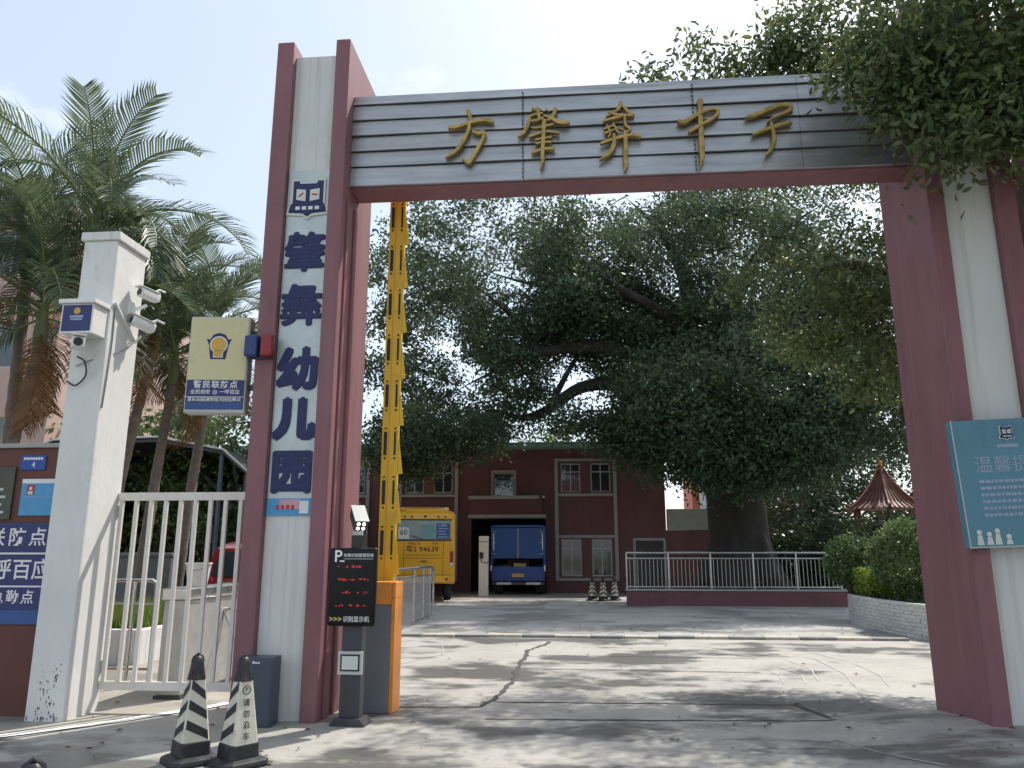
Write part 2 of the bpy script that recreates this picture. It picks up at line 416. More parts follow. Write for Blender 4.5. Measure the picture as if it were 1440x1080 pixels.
def concrete(name, light, dark, patch, wet=0.35, seedloc=(0,0,0), moss=None):
    m = bpy.data.materials.new(name); t, b = nodes_of(m); L = t.links.new
    co = t.nodes.new("ShaderNodeTexCoord")
    mp = t.nodes.new("ShaderNodeMapping"); mp.inputs['Location'].default_value = seedloc
    L(co.outputs['Object'], mp.inputs['Vector'])
    def noi(sc, det, ro, st=None):
        n = t.nodes.new("ShaderNodeTexNoise"); n.inputs['Scale'].default_value = sc; n.inputs['Detail'].default_value = det; n.inputs['Roughness'].default_value = ro
        if st:
            q = t.nodes.new("ShaderNodeMapping"); q.inputs['Scale'].default_value = st
            L(mp.outputs[0], q.inputs['Vector']); L(q.outputs[0], n.inputs['Vector'])
        else: L(mp.outputs[0], n.inputs['Vector'])
        return n.outputs['Fac']
    def ramp(f, p0, p1):
        r = t.nodes.new("ShaderNodeValToRGB"); r.color_ramp.elements[0].position = p0; r.color_ramp.elements[1].position = p1
        L(f, r.inputs['Fac']); return r.outputs['Color']
    def mix(fac, a, bcol):
        x = t.nodes.new("ShaderNodeMixRGB"); L(fac, x.inputs['Fac'])
        if isinstance(a, tuple): x.inputs['Color1'].default_value = a + (1,)
        else: L(a, x.inputs['Color1'])
        x.inputs['Color2'].default_value = bcol + (1,)
        return x.outputs[0]
    c = mix(ramp(noi(0.9,9,0.65), 0.42, 0.72), light, dark)
    big = ramp(noi(0.55,10,0.66,(0.75,1.2,1)), 0.485, 0.555)
    c = mix(big, c, patch)
    c = mix(ramp(noi(5,8,0.75), 0.58, 0.70), c, tuple(x*0.9 for x in dark))
    c = mix(ramp(noi(18,6,0.75), 0.60, 0.72), c, tuple(x*0.8 for x in patch))
    c = mix(ramp(noi(60,3,0.6), 0.66, 0.72), c, tuple(x*0.55 for x in patch))
    c = mix(ramp(noi(2.4,8,0.75,(0.6,1.8,1)), 0.62, 0.74), c, tuple(min(1,x*1.12) for x in light))
    if moss:
        c = mix(ramp(noi(1.6,9,0.72), 0.60, 0.70), c, moss)
    L(c, b.inputs['Base Color'])
    mr = t.nodes.new("ShaderNodeMapRange"); mr.inputs['To Min'].default_value = 0.78; mr.inputs['To Max'].default_value = wet
    L(big, mr.inputs['Value']); L(mr.outputs[0], b.inputs['Roughness'])
    bp = t.nodes.new("ShaderNodeBump"); bp.inputs['Strength'].default_value = 0.5; bp.inputs['Distance'].default_value = 0.008
    L(noi(22,7,0.7), bp.inputs['Height']); L(bp.outputs[0], b.inputs['Normal'])
    return m
M['forecourt'] = concrete("forecourt_concrete", (0.385,0.370,0.338), (0.275,0.263,0.24), (0.135,0.132,0.127), 0.32, moss=(0.115,0.115,0.09))
M['yard'] = concrete("yard_concrete", (0.40,0.395,0.375), (0.31,0.305,0.285), (0.22,0.215,0.205), 0.45, (7,3,0))
M['pavement'] = concrete("pavement_concrete", (0.36,0.335,0.29), (0.27,0.25,0.215), (0.2,0.19,0.165), 0.6, (3,9,0))
M['land'] = mat("open_land", (0.12,0.13,0.08), 0.95, var=0.3, scale=0.3)
# ------------------------------------------------------------------ ground
def gz(x, y):
    """the forecourt rises a little towards the right-hand tower"""
    a = min(max((x-1.9)/1.5, 0), 1); b = min(max((8.6-y)/1.2, 0), 1)
    return 0.075*a*a*(3-2*a)*b*b*(3-2*b)

land = MB(); land.box(-400,400,-200,800,-1.0,-0.02)
structure('land', land, M['land'])
g = MB()
xs = list(np.linspace(-16,16,97)); ys = list(np.linspace(-6,14.7,70))
gv = [(x,y,gz(x,y)) for y in ys for x in xs]
nx = len(xs)
g.add(gv, [(j*nx+i, j*nx+i+1, (j+1)*nx+i+1, (j+1)*nx+i) for j in range(len(ys)-1) for i in range(nx-1)])
ground = structure('ground', g, M['forecourt'], smooth=True)
yd = MB(); yd.add([(-16,14.7,0.004),(22,14.7,0.004),(22,60,0.004),(-16,60,0.004)], [(0,1,2,3)])
yard = structure('yard', yd, M['yard'])
pv = MB(); pv.add([(-12,6.3,0.004),(-5.0,6.45,0.004),(-4.5,6.86,0.004),(-4.0,7.45,0.004),(-3.25,8.3,0.004),(-3.25,14.6,0.004),(-12,14.6,0.004)], [tuple(range(7))])
pavement = structure('pavement', pv, M['pavement'])

def strip(name, pts, w, m, parent, z=0.008, jit=0.0, seed=1):
    rr = random.Random(seed); b = MB(); L = []; Rr = []
    dense = []
    for i in range(len(pts)-1):
        a = Vector(pts[i]); c = Vector(pts[i+1]); n = max(1, int((c-a).length/0.12)) if jit else 1
        for k in range(n): dense.append(a.lerp(c, k/n))
    dense.append(Vector(pts[-1]))
    for i, p in enumerate(dense):
        t = (dense[min(i+1,len(dense)-1)] - dense[max(i-1,0)]).normalized()
        nrm = Vector((-t.y, t.x)); ww = w*(1+jit*rr.uniform(-0.7,1.0)); o = nrm*rr.uniform(-1,1)*w*jit
        for s_, l_ in ((1,L),(-1,Rr)):
            q = p + o + nrm*s_*ww*0.5
            l_.append((q.x, q.y, gz(q.x,q.y)+z))
    n = len(dense)
    b.add(L+Rr, [(i, i+n, i+n+1, i+1) for i in range(n-1)])
    return b.build(name, m, parent, fix=False)
strip('edge_strip', [(-5.6,6.05),(-5.1,6.33),(-4.84,6.5),(-4.72,6.62),(-4.47,6.85),(-4.23,7.13),(-3.98,7.44),(-3.73,7.80),(-3.6,8.05)], 0.115, M['line_white'], pavement, 0.010, 0.12, 3)  # curved white strip along the pavement edge
crack_pts = [[(-0.58,13.9),(-0.62,13.4),(-0.84,12.7),(-0.86,11.1),(-0.84,9.75),(-0.92,8.7),(-1.0,8.1)],
             [(2.15,8.55),(2.19,8.2),(2.25,7.8)]]
for i, c in enumerate(crack_pts): strip('crack', c, 0.055, M['tar'], ground, 0.006, 0.45, i+5)
for i, c in enumerate([[(-0.62,12.1),(2.5,12.0)], [(-0.85,10.72),(2.25,10.62)], [(-1.05,8.36),(2.18,8.46)], [(-2.0,8.0),(-1.0,8.1)],
                       [(-0.9,7.52),(0.6,7.6),(2.3,7.72)]]):
    strip('joint', c, 0.026, M['tar'], ground, 0.005, 0.5, i+20)
for i, c in enumerate([[(3.05,13.0),(3.35,12.0),(3.3,10.6),(3.1,9.6)], [(3.5,12.9),(3.75,11.6),(3.7,10.5),(3.5,9.7)], [(2.9,12.0),(3.0,11.0),(2.8,10.0)],
                       [(2.6,11.3),(2.75,10.5),(2.6,9.8)], [(2.4,11.0),(2.45,10.4),(2.35,9.8)], [(-2.3,13.2),(-2.1,12.1),(-2.5,11.0)],
                       [(2.05,7.0),(2.2,6.6),(2.55,6.1)]]):
    strip('pale_scrape', c, 0.013, M['pale_line'], ground, 0.007, 0.4, i+40)
# low kerb across the drive, stone by stone
kerb = tag(thing('kerb', None, None), kind='structure')
rk = random.Random(4)
x = -3.55; i = 0
while x < 5.3:
    w = 0.615; b = MB()
    b.prism([(0.008,-0.02),(w-0.008,-0.02),(w-0.008,0.045),(0.008,0.045)], 0, 0.22)
    o = b.build('kerb_stone', M['kerb_light' if i % 2 else 'kerb_dark'], kerb, bevel=0.012)
    o.location = (x, 14.52, rk.uniform(-0.006,0.006)); o.rotation_euler = (0,0,rk.uniform(-0.008,0.008))
    x += w; i += 1
# fallen leaves and grit
rl = np.random.default_rng(11)
def flat_leaves(n, x0,x1,y0,y1, size):
    P = np.stack([rl.uniform(x0,x1,n), rl.uniform(y0,y1,n)],1); a = rl.uniform(0,6.28,n); s = rl.uniform(0.5,1.3,n)*size
    V = np.zeros((n,4,3)); d = np.stack([np.cos(a),np.sin(a)],1); e = np.stack([-np.sin(a),np.cos(a)],1)
    z = np.array([gz(*p) for p in P])
    for k,(u,v,h) in enumerate([(-1,0,0.004),(0,0.4,0.016),(1,0,0.006),(0,-0.4,0.014)]):
        V[:,k,:2] = P + d*(u*s)[:,None] + e*(v*s)[:,None]; V[:,k,2] = z + 0.006 + h*s/size
    return V.reshape(-1,3)
Vl = np.concatenate([flat_leaves(60,-2.5,4.5,4.5,14,0.035), flat_leaves(40,1.0,4.5,5,9,0.03), flat_leaves(30,-5,-2,5.5,8,0.03), flat_leaves(60,-3,5.5,14.9,22,0.04), flat_leaves(260,-3,4.5,4.5,13,0.007)])
lv = put('fallen_leaves', np_mesh('fallen_leaves', Vl, np.arange(len(Vl)).reshape(-1,4)), M['dry_leaf'])
tag(lv, 'small dry fallen leaves and grit scattered over the concrete drive', 'leaves', kind='stuff')

# ------------------------------------------------------------------ the school gate
gate = thing('school_gate', 'maroon and white portal gate with a steel clad beam and gold characters', 'gate')
def tower(x0, mirror=False):
    w = [0.19,0.47,0.16]
    if mirror: w = w[::-1]
    b = MB(); b.box(x0+w[0], x0+w[0]+w[1], 7.30, 8.26, -0.05, 6.86)
    t = b.build('tower', M['white_render'], gate, bevel=0.012)
    for fx, fw in ((x0, w[0]), (x0+w[0]+w[1], w[2])):
        f = MB(); f.box(fx, fx+fw, 7.22, 8.30, -0.05, 7.0)
        f.build('flange', M['maroon'], t, bevel=0.014)
    return t
tl = tower(-3.22); tr = tower(3.42, True)
# shallow pilaster ribs on the inner cheek of the left tower
for y0, y1 in ((7.36,7.50),(7.62,7.78)):
    r = MB(); r.box(-2.402,-2.378,y0,y1,-0.05,5.17); r.build('rib', M['maroon'], tl, bevel=0.01)
b = MB(); b.box(-2.401,3.421,7.471,7.80,5.322,6.36)
beam = b.build('beam', M['maroon'], gate, bevel=0.012)
heights = [0.23,0.185,0.185,0.185,0.19,0.10]
z = 5.345
rp = random.Random(3)
cuts = [-2.40,-0.52,1.28,2.35,3.42]
for h in heights:
    for i in range(4):
        xa, xb = cuts[i]+0.002, cuts[i+1]-0.002
        p = MB(); n = 9
        V = []
        for k in range(n+1):
            x = xa+(xb-xa)*k/n; wv = 0.004*math.sin(x*2.3+z*9)+rp.uniform(-0.0015,0.0015)
            V += [(x,7.422+wv,z),(x,7.448+wv,z+h-0.011),(x,7.468,z+h-0.011),(x,7.468,z)]
        F = []
        for k in range(n):
            a = k*4; c = a+4
            F += [(a,c,c+1,a+1),(a+1,c+1,c+2,a+2),(a+2,c+2,c+3,a+3),(a+3,c+3,c,a)]
        F += [(0,1,2,3),(n*4+3,n*4+2,n*4+1,n*4)]
        p.add(V,F); p.build('cladding_plank', M['steel_plank'], beam)
    z += h
cp = MB(); cp.box(-2.399,3.419,7.44,7.84,6.375,6.425); cp.build('beam_cap', M['steel_plank'], beam, bevel=0.006)
for x in cuts[1:3]:
    r = MB()
    for k in range(22):
        zz = 5.37+k*0.047
        r.lathe([(0.006,7.405),(0.006,7.43)], (x-0.012,0,zz), 6, 'Y')
    r.build('rivet_row', M['groove'], beam)
bk = MB(); bk.box(-2.399,3.419,7.4685,7.4705,5.35,6.375); bk.build('cladding_backing', M['groove'], beam)
GOLD=[('fang',[[(-1.123,6.168,0.028),(-1.097,6.092,0.028),(-1.083,6.029,0.019)],[(-1.332,5.964,0.019),(-1.265,5.968,0.029),(-1.152,5.993,0.026),(-1.04,6.027,0.029),(-0.928,6.033,0.032),(-0.84,6.008,0.028)],[(-1.102,5.999,0.021),(-1.107,5.926,0.028),(-1.161,5.806,0.03),(-1.227,5.699,0.029),(-1.293,5.642,0.021),(-1.354,5.608,0.006)],[(-1.073,5.906,0.015),(-1.005,5.884,0.03),(-0.949,5.887,0.032),(-0.947,5.832,0.028),(-1.004,5.713,0.028),(-1.053,5.618,0.028),(-1.102,5.546,0.03),(-1.147,5.574,0.017),(-1.183,5.615,0.004)]]),('zhao',[[(-0.431,6.143,0.017),(-0.37,6.123,0.023),(-0.32,6.124,0.019)],[(-0.454,6.054,0.015),(-0.381,6.072,0.018),(-0.309,6.081,0.013)],[(-0.369,6.158,0.013),(-0.357,6.071,0.023),(-0.348,6.003,0.017)],[(-0.448,5.992,0.015),(-0.371,6.003,0.019),(-0.304,6.025,0.017)],[(-0.448,6.051,0.015),(-0.468,5.954,0.026),(-0.504,5.883,0.03),(-0.538,5.842,0.021),(-0.58,5.811,0.006)],[(-0.281,6.118,0.017),(-0.237,6.087,0.01)],[(-0.179,6.138,0.03),(-0.191,6.074,0.026),(-0.227,6.015,0.021),(-0.273,5.987,0.009)],[(-0.304,6.05,0.011),(-0.227,6.015,0.023),(-0.15,5.968,0.032),(-0.084,5.952,0.026),(-0.027,5.955,0.017)],[(-0.438,5.904,0.011),(-0.349,5.905,0.015),(-0.261,5.925,0.017),(-0.2,5.938,0.015)],[(-0.462,5.81,0.019),(-0.372,5.837,0.019),(-0.261,5.858,0.019),(-0.138,5.837,0.021)],[(-0.397,5.765,0.021),(-0.306,5.779,0.015),(-0.216,5.789,0.021)],[(-0.392,5.717,0.019),(-0.307,5.731,0.015),(-0.222,5.729,0.019)],[(-0.437,5.615,0.019),(-0.362,5.643,0.023),(-0.274,5.659,0.021),(-0.189,5.654,0.023)],[(-0.298,6.0,0.028),(-0.305,5.86,0.03),(-0.312,5.727,0.028),(-0.319,5.607,0.028),(-0.319,5.523,0.026),(-0.344,5.417,0.005)]]),('yi',[[(0.516,6.18,0.023),(0.494,6.097,0.024),(0.415,6.04,0.021),(0.353,6.006,0.013)],[(0.534,6.126,0.019),(0.59,6.049,0.019),(0.65,6.001,0.021)],[(0.383,6.053,0.015),(0.481,6.014,0.019),(0.646,6.001,0.019)],[(0.322,5.952,0.019),(0.431,5.983,0.021),(0.551,6.01,0.018)],[(0.328,5.859,0.018),(0.431,5.894,0.015)],[(0.335,5.804,0.018),(0.447,5.846,0.015)],[(0.362,5.905,0.015),(0.396,5.815,0.015),(0.371,5.758,0.015)],[(0.429,5.915,0.015),(0.47,5.808,0.015)],[(0.55,5.992,0.019),(0.557,5.89,0.021),(0.603,5.841,0.018),(0.554,5.796,0.013)],[(0.48,5.862,0.011),(0.539,5.83,0.013)],[(0.287,5.689,0.019),(0.407,5.73,0.024),(0.54,5.762,0.024),(0.639,5.775,0.024),(0.717,5.744,0.021)],[(0.433,5.795,0.023),(0.432,5.685,0.031),(0.403,5.605,0.032),(0.353,5.553,0.028),(0.272,5.497,0.006)],[(0.55,5.826,0.026),(0.55,5.661,0.031),(0.545,5.499,0.032),(0.549,5.426,0.024),(0.527,5.359,0.006)]]),('zhong',[[(1.344,6.167,0.042),(1.336,6.005,0.032),(1.333,5.786,0.036),(1.331,5.605,0.037),(1.328,5.479,0.031),(1.296,5.36,0.006)],[(1.1,5.916,0.029),(1.168,5.9,0.034),(1.268,5.959,0.031),(1.335,5.987,0.016)],[(1.335,5.983,0.015),(1.435,6.027,0.018),(1.508,6.027,0.024),(1.517,5.986,0.024),(1.462,5.925,0.021),(1.362,5.872,0.021),(1.261,5.813,0.028),(1.208,5.779,0.021)]]),('xue',[[(1.793,5.922,0.016),(1.899,5.947,0.032),(2.032,6.004,0.037),(2.163,6.043,0.028),(2.243,6.04,0.031),(2.258,5.992,0.028),(2.171,5.942,0.019),(2.064,5.897,0.016),(2.013,5.856,0.011)],[(1.849,5.72,0.019),(1.951,5.759,0.024),(2.065,5.792,0.024),(2.162,5.821,0.021),(2.262,5.837,0.019)],[(2.045,5.858,0.015),(2.061,5.748,0.024),(2.063,5.64,0.031),(2.032,5.553,0.028),(1.971,5.481,0.01)]])]
def stroke(b, pts, y0=7.418, depth=0.05):
    # resample with a Catmull-Rom spline, then build a rounded raised ribbon
    P = [Vector(p) for p in pts]; Q = []
    for i in range(len(P)-1):
        p0 = P[max(i-1,0)]; p1 = P[i]; p2 = P[i+1]; p3 = P[min(i+2,len(P)-1)]
        for k in range(5):
            t = k/5
            Q.append(0.5*((2*p1)+(p2-p0)*t+(2*p0-5*p1+4*p2-p3)*t*t+(3*p1-p0-3*p2+p3)*t**3))
    Q.append(P[-1])
    rings = []
    for i, q in enumerate(Q):
        a = Q[max(i-1,0)]; c = Q[min(i+1,len(Q)-1)]
        d = Vector((c.x-a.x, c.y-a.y))
        d = d.normalized() if d.length > 1e-7 else Vector((1,0))
        n = Vector((-d.y, d.x)); w = max(q.z*0.82, 0.003)
        if i in (0, len(Q)-1): w *= 0.55
        rings.append([(q.x+n.x*w*u, y0-depth*v, q.y+n.y*w*u) for u, v in ((1,0),(1,0.70),(0.80,0.95),(0,1.0),(-0.80,0.95),(-1,0.70),(-1,0))])
    b.loft(rings)
for nm, st in GOLD:
    b = MB()
    for i, s_ in enumerate(st): stroke(b, s_, 7.420-0.0011*i, 0.045+0.004*(i % 3))
    b.build('gold_character', M['gold'], gate, smooth=True)

# ------------------------------------------------------------------ kindergarten sign on the left tower
ks = thing('vertical_sign', 'tall narrow silver sign with five navy characters and a crest on left tower', 'sign', (-2.79,7.285,1.85))
b = MB(); b.box(-0.228,0.228,0.0,0.013,0,3.63); b.build('board', M['sign_silver'], ks, bevel=0.004)
def bold_text(ch, size, r, m, parent, loc, sx=1.0):
    # a heavy brush face: the glyph thickened all round into one solid letter
    t = text(ch, size, m, parent, loc, extrude=0.007, name='navy_character', sx=sx)
    base = np.empty(len(t.data.vertices)*3, np.float32); t.data.vertices.foreach_get('co', base); base = base.reshape(-1,3)
    polys = [tuple(p.vertices) for p in t.data.polygons]; V = []; F = []
    for k in range(13):
        q = 0.0 if k == 0 else (r if k % 2 else r*0.6); an = k*6.2832/12
        o_ = len(V)*len(base)
        V.append(base+np.array([q*math.cos(an), q*math.sin(an), -0.0003*k])); F += [tuple(i+o_ for i in p) for p in polys]
    me = bpy.data.meshes.new('navy_character'); me.from_pydata(np.concatenate(V).tolist(), [], F); me.materials.append(m)
    old = t.data; t.data = me; bpy.data.meshes.remove(old)
    return t
for ch, zc, r_, sz in (('肇',4.52,0.016,0.445),('彝',3.94,0.015,0.455),('幼',3.27,0.026,0.44),('儿',2.77,0.034,0.42),('园',2.245,0.022,0.43)):
    bold_text(ch, sz, r_, M['navy'], ks, (0.0,-0.009,zc-1.85))
bt = MB(); bt.box(-0.226,0.226,-0.006,-0.001,0.0,0.165); pb = bt.build('poster_strip', M['sky_blue_print'], ks)
bt = MB(); bt.box(-0.10,0.10,-0.009,-0.0065,0.06,0.155); bt.build('pink_print', mat('pink_print',(0.55,0.30,0.36),0.5,var=0.3,scale=8), pb)
bt = MB(); bt.box(0.10,0.19,-0.009,-0.0065,0.02,0.14); bt.build('white_mark', M['white_print'], pb)
bt = MB()
for k in range(4): bt.box(-0.13+k*0.05,-0.10+k*0.05,-0.0115,-0.0092,0.06,0.10)
bt.build('small_print', M['red_dull'], pb)
def crest(parent, cx, cz, s, y, faded=False):
    def P(pts): return [(cx+a*s, cz+c*s) for a, c in pts]
    outer = [(0,-0.5),(0.12,-0.41),(0.5,-0.38),(0.46,-0.18),(0.40,-0.12),(0.40,0.5),(0.26,0.5),(0.22,0.42),(-0.22,0.42),(-0.26,0.5),(-0.40,0.5),(-0.40,-0.12),(-0.46,-0.18),(-0.5,-0.38),(-0.12,-0.41)]
    b = MB(); b.prism(P(outer), y-0.016, y); o = b.build('crest', M['paper'] if not faded else M['pale_print'], parent)
    b = MB(); b.prism(P([(a*0.88, c*0.88+0.01) for a, c in outer]), y-0.021, y-0.0165); b.build('crest_field', M['navy'], o)
    for sx in (-1, 1):
        b = MB(); b.prism(P(sorted([(sx*0.05,-0.06),(sx*0.05,0.22),(sx*0.27,0.25),(sx*0.27,-0.02)], key=lambda q: math.atan2(q[1]-0.1, q[0]-sx*0.16))), y-0.026, y-0.0215)
        b.build('crest_page', M['paper'] if not faded else M['pale_print'], o)
        b = MB(); b.cbox((cx+sx*0.16*s, y-0.0275, cz+0.1*s), (0.13*s,0.002,0.035*s), ry=-0.7 if sx < 0 else 0.1); b.build('crest_mark', M['red_dull'], o)
    b = MB(); b.prism(P([(0,-0.40),(0.12,-0.33),(0.40,-0.30),(0.40,-0.16),(-0.40,-0.16),(-0.40,-0.30),(-0.12,-0.33)]), y-0.0265, y-0.0218); b.build('crest_ribbon', M['navy'], o)
    b = MB()
    for k in range(4): b.box(cx+(-0.27+k*0.15)*s, cx+(-0.17+k*0.15)*s, y-0.029, y-0.027, cz-0.27*s, cz-0.19*s)
    b.build('ribbon_print', M['white_print'], o)
crest(ks, 0.0, 3.29, 0.46, 0.0)
# ------------------------------------------------------------------ notice board on the right tower
ns = thing('notice_board', 'aqua blue notice board with a crest and faded print on right tower', 'sign', (3.36,7.10,1.54))
ns.rotation_euler = (0, R(-2.2), 0)
b = MB(); b.box(0,0.86,0.0,0.10,0,1.11); b.build('board', M['aqua_sign'], ns, bevel=0.006)
b = MB(); b.box(-0.004,0.864,-0.004,0.0,-0.004,0.006); b.box(-0.004,0.006,-0.004,0.0,0.006,1.114); b.box(0.854,0.864,-0.004,0.0,0.006,1.114); b.build('edge_trim', M['frame_grey'], ns)
crest(ns, 0.45, 0.98, 0.13, -0.002)
b = MB()
b.box(0.36,0.54,-0.004,-0.001,0.855,0.885)
b.build('small_print', M['pale_print'], ns)
text('温馨提示', 0.155, M['pale_print'], ns, (0.46,-0.002,0.70), extrude=0.001, spacing=1.05)
b = MB(); rr = random.Random(2)
for r_ in range(6):
    zz = 0.55-r_*0.058; x = 0.16
    while x < 0.78:
        w = rr.uniform(0.02,0.045)
        b.box(x,x+w,-0.004,-0.001,zz,zz+0.026); x += w+0.008
tag(b.build('print_rows', M['pale_print'], ns), kind='stuff')
b = MB()
for k,(cx,hh) in enumerate([(0.09,0.17),(0.17,0.14),(0.24,0.18),(0.33,0.10)]):
    b.prism([(cx-0.028,0.02),(cx+0.028,0.02),(cx+0.018,hh*0.62),(cx-0.018,hh*0.62)], -0.004,-0.001)
    b.lathe([(0.022,-0.004),(0.022,-0.001)], (cx,0,hh*0.62+0.024), 12, 'Y')
b.build('child_print', M['paper'], ns)

# ------------------------------------------------------------------ white gatepost with cameras
gp = thing('gatepost', 'weathered white square gatepost with a flat cap beside the barred gate', 'gatepost', (-4.885,7.325,0))
b = MB(); b.box(-0.185,0.185,-0.265,0.265,-0.03,4.66); post = b.build('shaft', mat("post_white", (0.68,0.68,0.66), 0.75, var=0.08, scale=2.5, bump=0.006, bscale=20, stain=(0.40,0.39,0.35), sscale=3.0, spos=(0.58,0.78), stretch=(1,1,0.5)), gp, bevel=0.02)
b = MB(); b.box(-0.21,0.21,-0.29,0.29,4.66,4.75); b.build('cap', M['white_render'], gp, bevel=0.01)
rs = random.Random(9); b = MB()
for k in range(75):
    cx_, cz_, sx_, sz_ = ((-0.03,0.30,0.03,0.07),(0.07,0.42,0.018,0.05),(0.02,0.14,0.07,0.05),(-0.02,0.02,0.10,0.012),(0.10,0.04,0.04,0.02))[k % 5]; zz = abs(cz_+rs.gauss(0,sz_))+0.004; xx = max(-0.16,min(0.16,cx_+rs.gauss(0,sx_))); w = rs.uniform(0.002,0.010); h = rs.uniform(0.004,0.022)
    n = 7; pl = [(xx+w*math.cos(6.283*q/n)*rs.uniform(0.5,1.1), zz+h*math.sin(6.283*q/n)*rs.uniform(0.5,1.1)) for q in range(n)]
    b.prism(pl, -0.2668, -0.2652)
tag(b.build('mould_stain', mat('black_mould',(0.13,0.13,0.115),0.9,var=0.5,scale=20), gp), kind='stuff')
def cable(name, pts, r, m, parent):
    P = [Vector(p) for p in pts]; Q = []
    for i in range(len(P)-1):
        p0 = P[max(i-1,0)]; p1 = P[i]; p2 = P[i+1]; p3 = P[min(i+2,len(P)-1)]
        for k in range(6):
            t = k/6
            Q.append(0.5*((2*p1)+(p2-p0)*t+(2*p0-5*p1+4*p2-p3)*t*t+(3*p1-p0-3*p2+p3)*t**3))
    Q.append(P[-1])
    return MB().tube(Q, r, 6).build(name, m, parent, smooth=True)
cable('conduit', [(0.190,-0.22,4.0),(0.195,-0.05,3.86),(0.192,0.20,3.70)], 0.022, M['white_render'], gp)
cable('cable', [(0.19,-0.2,3.98),(0.194,-0.19,3.6),(0.194,-0.21,3.2),(0.193,-0.23,2.9)], 0.007, M['cable'], gp)
cable('cable', [(0.193,0.2,3.70),(0.2,0.05,3.58),(0.2,-0.1,3.5),(0.05,-0.275,3.38),(-0.1,-0.28,3.32)], 0.006, M['cable'], gp)
cable('cable_loop', [(-0.1,-0.28,3.42),(0.0,-0.30,3.36),(0.03,-0.30,3.22),(-0.06,-0.30,3.12),(-0.16,-0.29,3.16)], 0.008, M['cable_black'], gp)
cb = thing('control_box', 'white metal box with a navy police notice on front of gatepost', 'box', (-4.885,7.05,3.60))
b = MB(); b.box(-0.165,0.165,-0.22,0.008,0,0.30); b.build('housing', M['white_enamel'], cb, bevel=0.008)
b = MB(); b.box(-0.19,0.19,-0.25,0.008,0.302,0.345); b.build('lid', M['white_enamel'], cb, bevel=0.006)
b = MB(); b.box(-0.148,0.148,-0.2245,-0.2205,0.02,0.285); nb = b.build('notice', M['police_blue'], cb)
b = MB(); b.lathe([(0.034,-0.2268),(0.034,-0.2248)], (0,0,0.225), 14, 'Y'); b.build('badge', M['gold_print'], nb)
b = MB(); b.box(-0.07,0.07,-0.2268,-0.2248,0.155,0.178); b.box(-0.06,0.06,-0.2268,-0.2248,0.13,0.148); b.build('small_print', M['pale_print'], nb)
def bullet_camera(label, loc, rz, pitch, s=1.0, group='security cameras on the gatepost', dark_front=True):
    c = thing('security_camera', label, 'camera', loc, rz, group); c.rotation_euler = (pitch,0,rz)
    b = MB(); b.box(-0.05*s,0.05*s,-0.13*s,0.12*s,-0.045*s,0.05*s); b.build('housing', M['white_enamel'], c, bevel=0.02*s, seg=3, smooth=True)
    b = MB(); b.box(-0.056*s,0.056*s,-0.17*s,0.10*s,0.052*s,0.064*s); b.build('sunshield', M['white_enamel'], c, bevel=0.004)
    b = MB(); b.lathe([(0.036*s,-0.136*s),(0.034*s,-0.128*s)], (0,0,0), 16, 'Y'); b.build('lens', M['black_plastic'], c)
    b = MB(); b.tube([(0,0.05*s,0.05*s),(0,0.12*s,0.12*s),(0,0.20*s,0.12*s)], 0.013*s, 8); b.build('bracket', M['white_enamel'], c, smooth=True)
    return c
bullet_camera('white bullet camera below the control box with dark lens', (-4.86,6.86,3.50), R(35), R(6), 1.15)
bullet_camera('upper white camera with black underside on gatepost arm', (-4.57,7.50,4.20), R(-20), R(-4), 0.95)
bullet_camera('lower tilted white camera below the gatepost arm', (-4.58,7.46,3.86), R(-35), R(-14), 1.0)
br = MB(); br.tube([(0.18,0.10,4.02),(0.24,0.14,4.05),(0.31,0.16,4.09)], 0.02, 8); br.box(0.184,0.20,0.02,0.18,3.94,4.10); br.build('camera_arm', M['white_enamel'], gp, smooth=True)
br = MB(); br.tube([(0.18,0.1,3.66),(0.24,0.12,3.66),(0.30,0.13,3.74)], 0.012, 8); br.build('camera_arm', M['white_enamel'], gp, smooth=True)

# ------------------------------------------------------------------ russet wall with police banner
rw = thing('boundary_wall', 'russet painted boundary wall carrying blue notices at left edge', 'wall', (-5.075,7.25,0))
b = MB(); b.box(-4.5,0.0,0.0,0.24,-0.03,2.53); b.build('wall_body', M['brown_wall'], rw, bevel=0.01)
b = MB(); b.box(-4.52,0.004,-0.03,0.27,2.532,2.575); b.build('coping', M['grey_trim'], rw, bevel=0.006)
pb = thing('police_banner', 'large navy banner with white police post characters on russet wall', 'banner', (-6.25,7.246,0.83))
b = MB(); b.box(-1.25,1.08,-0.012,0.0,0.0,0.96); b.build('panel', M['police_blue'], pb, bevel=0.003)
b = MB(); b.box(-1.249,1.079,-0.0145,-0.0122,0.002,0.13); b.build('lower_band', M['police_blue_light'], pb)
b = MB(); b.box(-1.249,1.079,-0.0155,-0.0125,0.655,0.672); b.box(-1.249,1.079,-0.0155,-0.0125,0.345,0.360); b.build('rule_line', M['white_print'], pb)
for chars, size, x1, step, zc in (('警民联防点',0.185,0.965,0.215,0.81),('创安一呼百应',0.205,1.045,0.205,0.50),('星田执勤点',0.135,0.935,0.155,0.245)):
    for i, ch in enumerate(chars[::-1]):
        text(ch, size, M['white_print'], pb, (x1-i*step,-0.0155,zc), offset=0.012, name='character')
ap = thing('address_plaque', 'small bright blue address plaque high on russet wall', 'plaque', (-5.44,7.246,2.31))
b = MB(); b.box(-0.13,0.13,-0.01,0,0,0.145); b.build('plate', M['plaque_blue'], ap, bevel=0.003)
b = MB()
for k in range(7): b.box(-0.105+k*0.03,-0.082+k*0.03,-0.0125,-0.0102,0.10,0.125)
b.build('small_print', M['white_print'], ap)
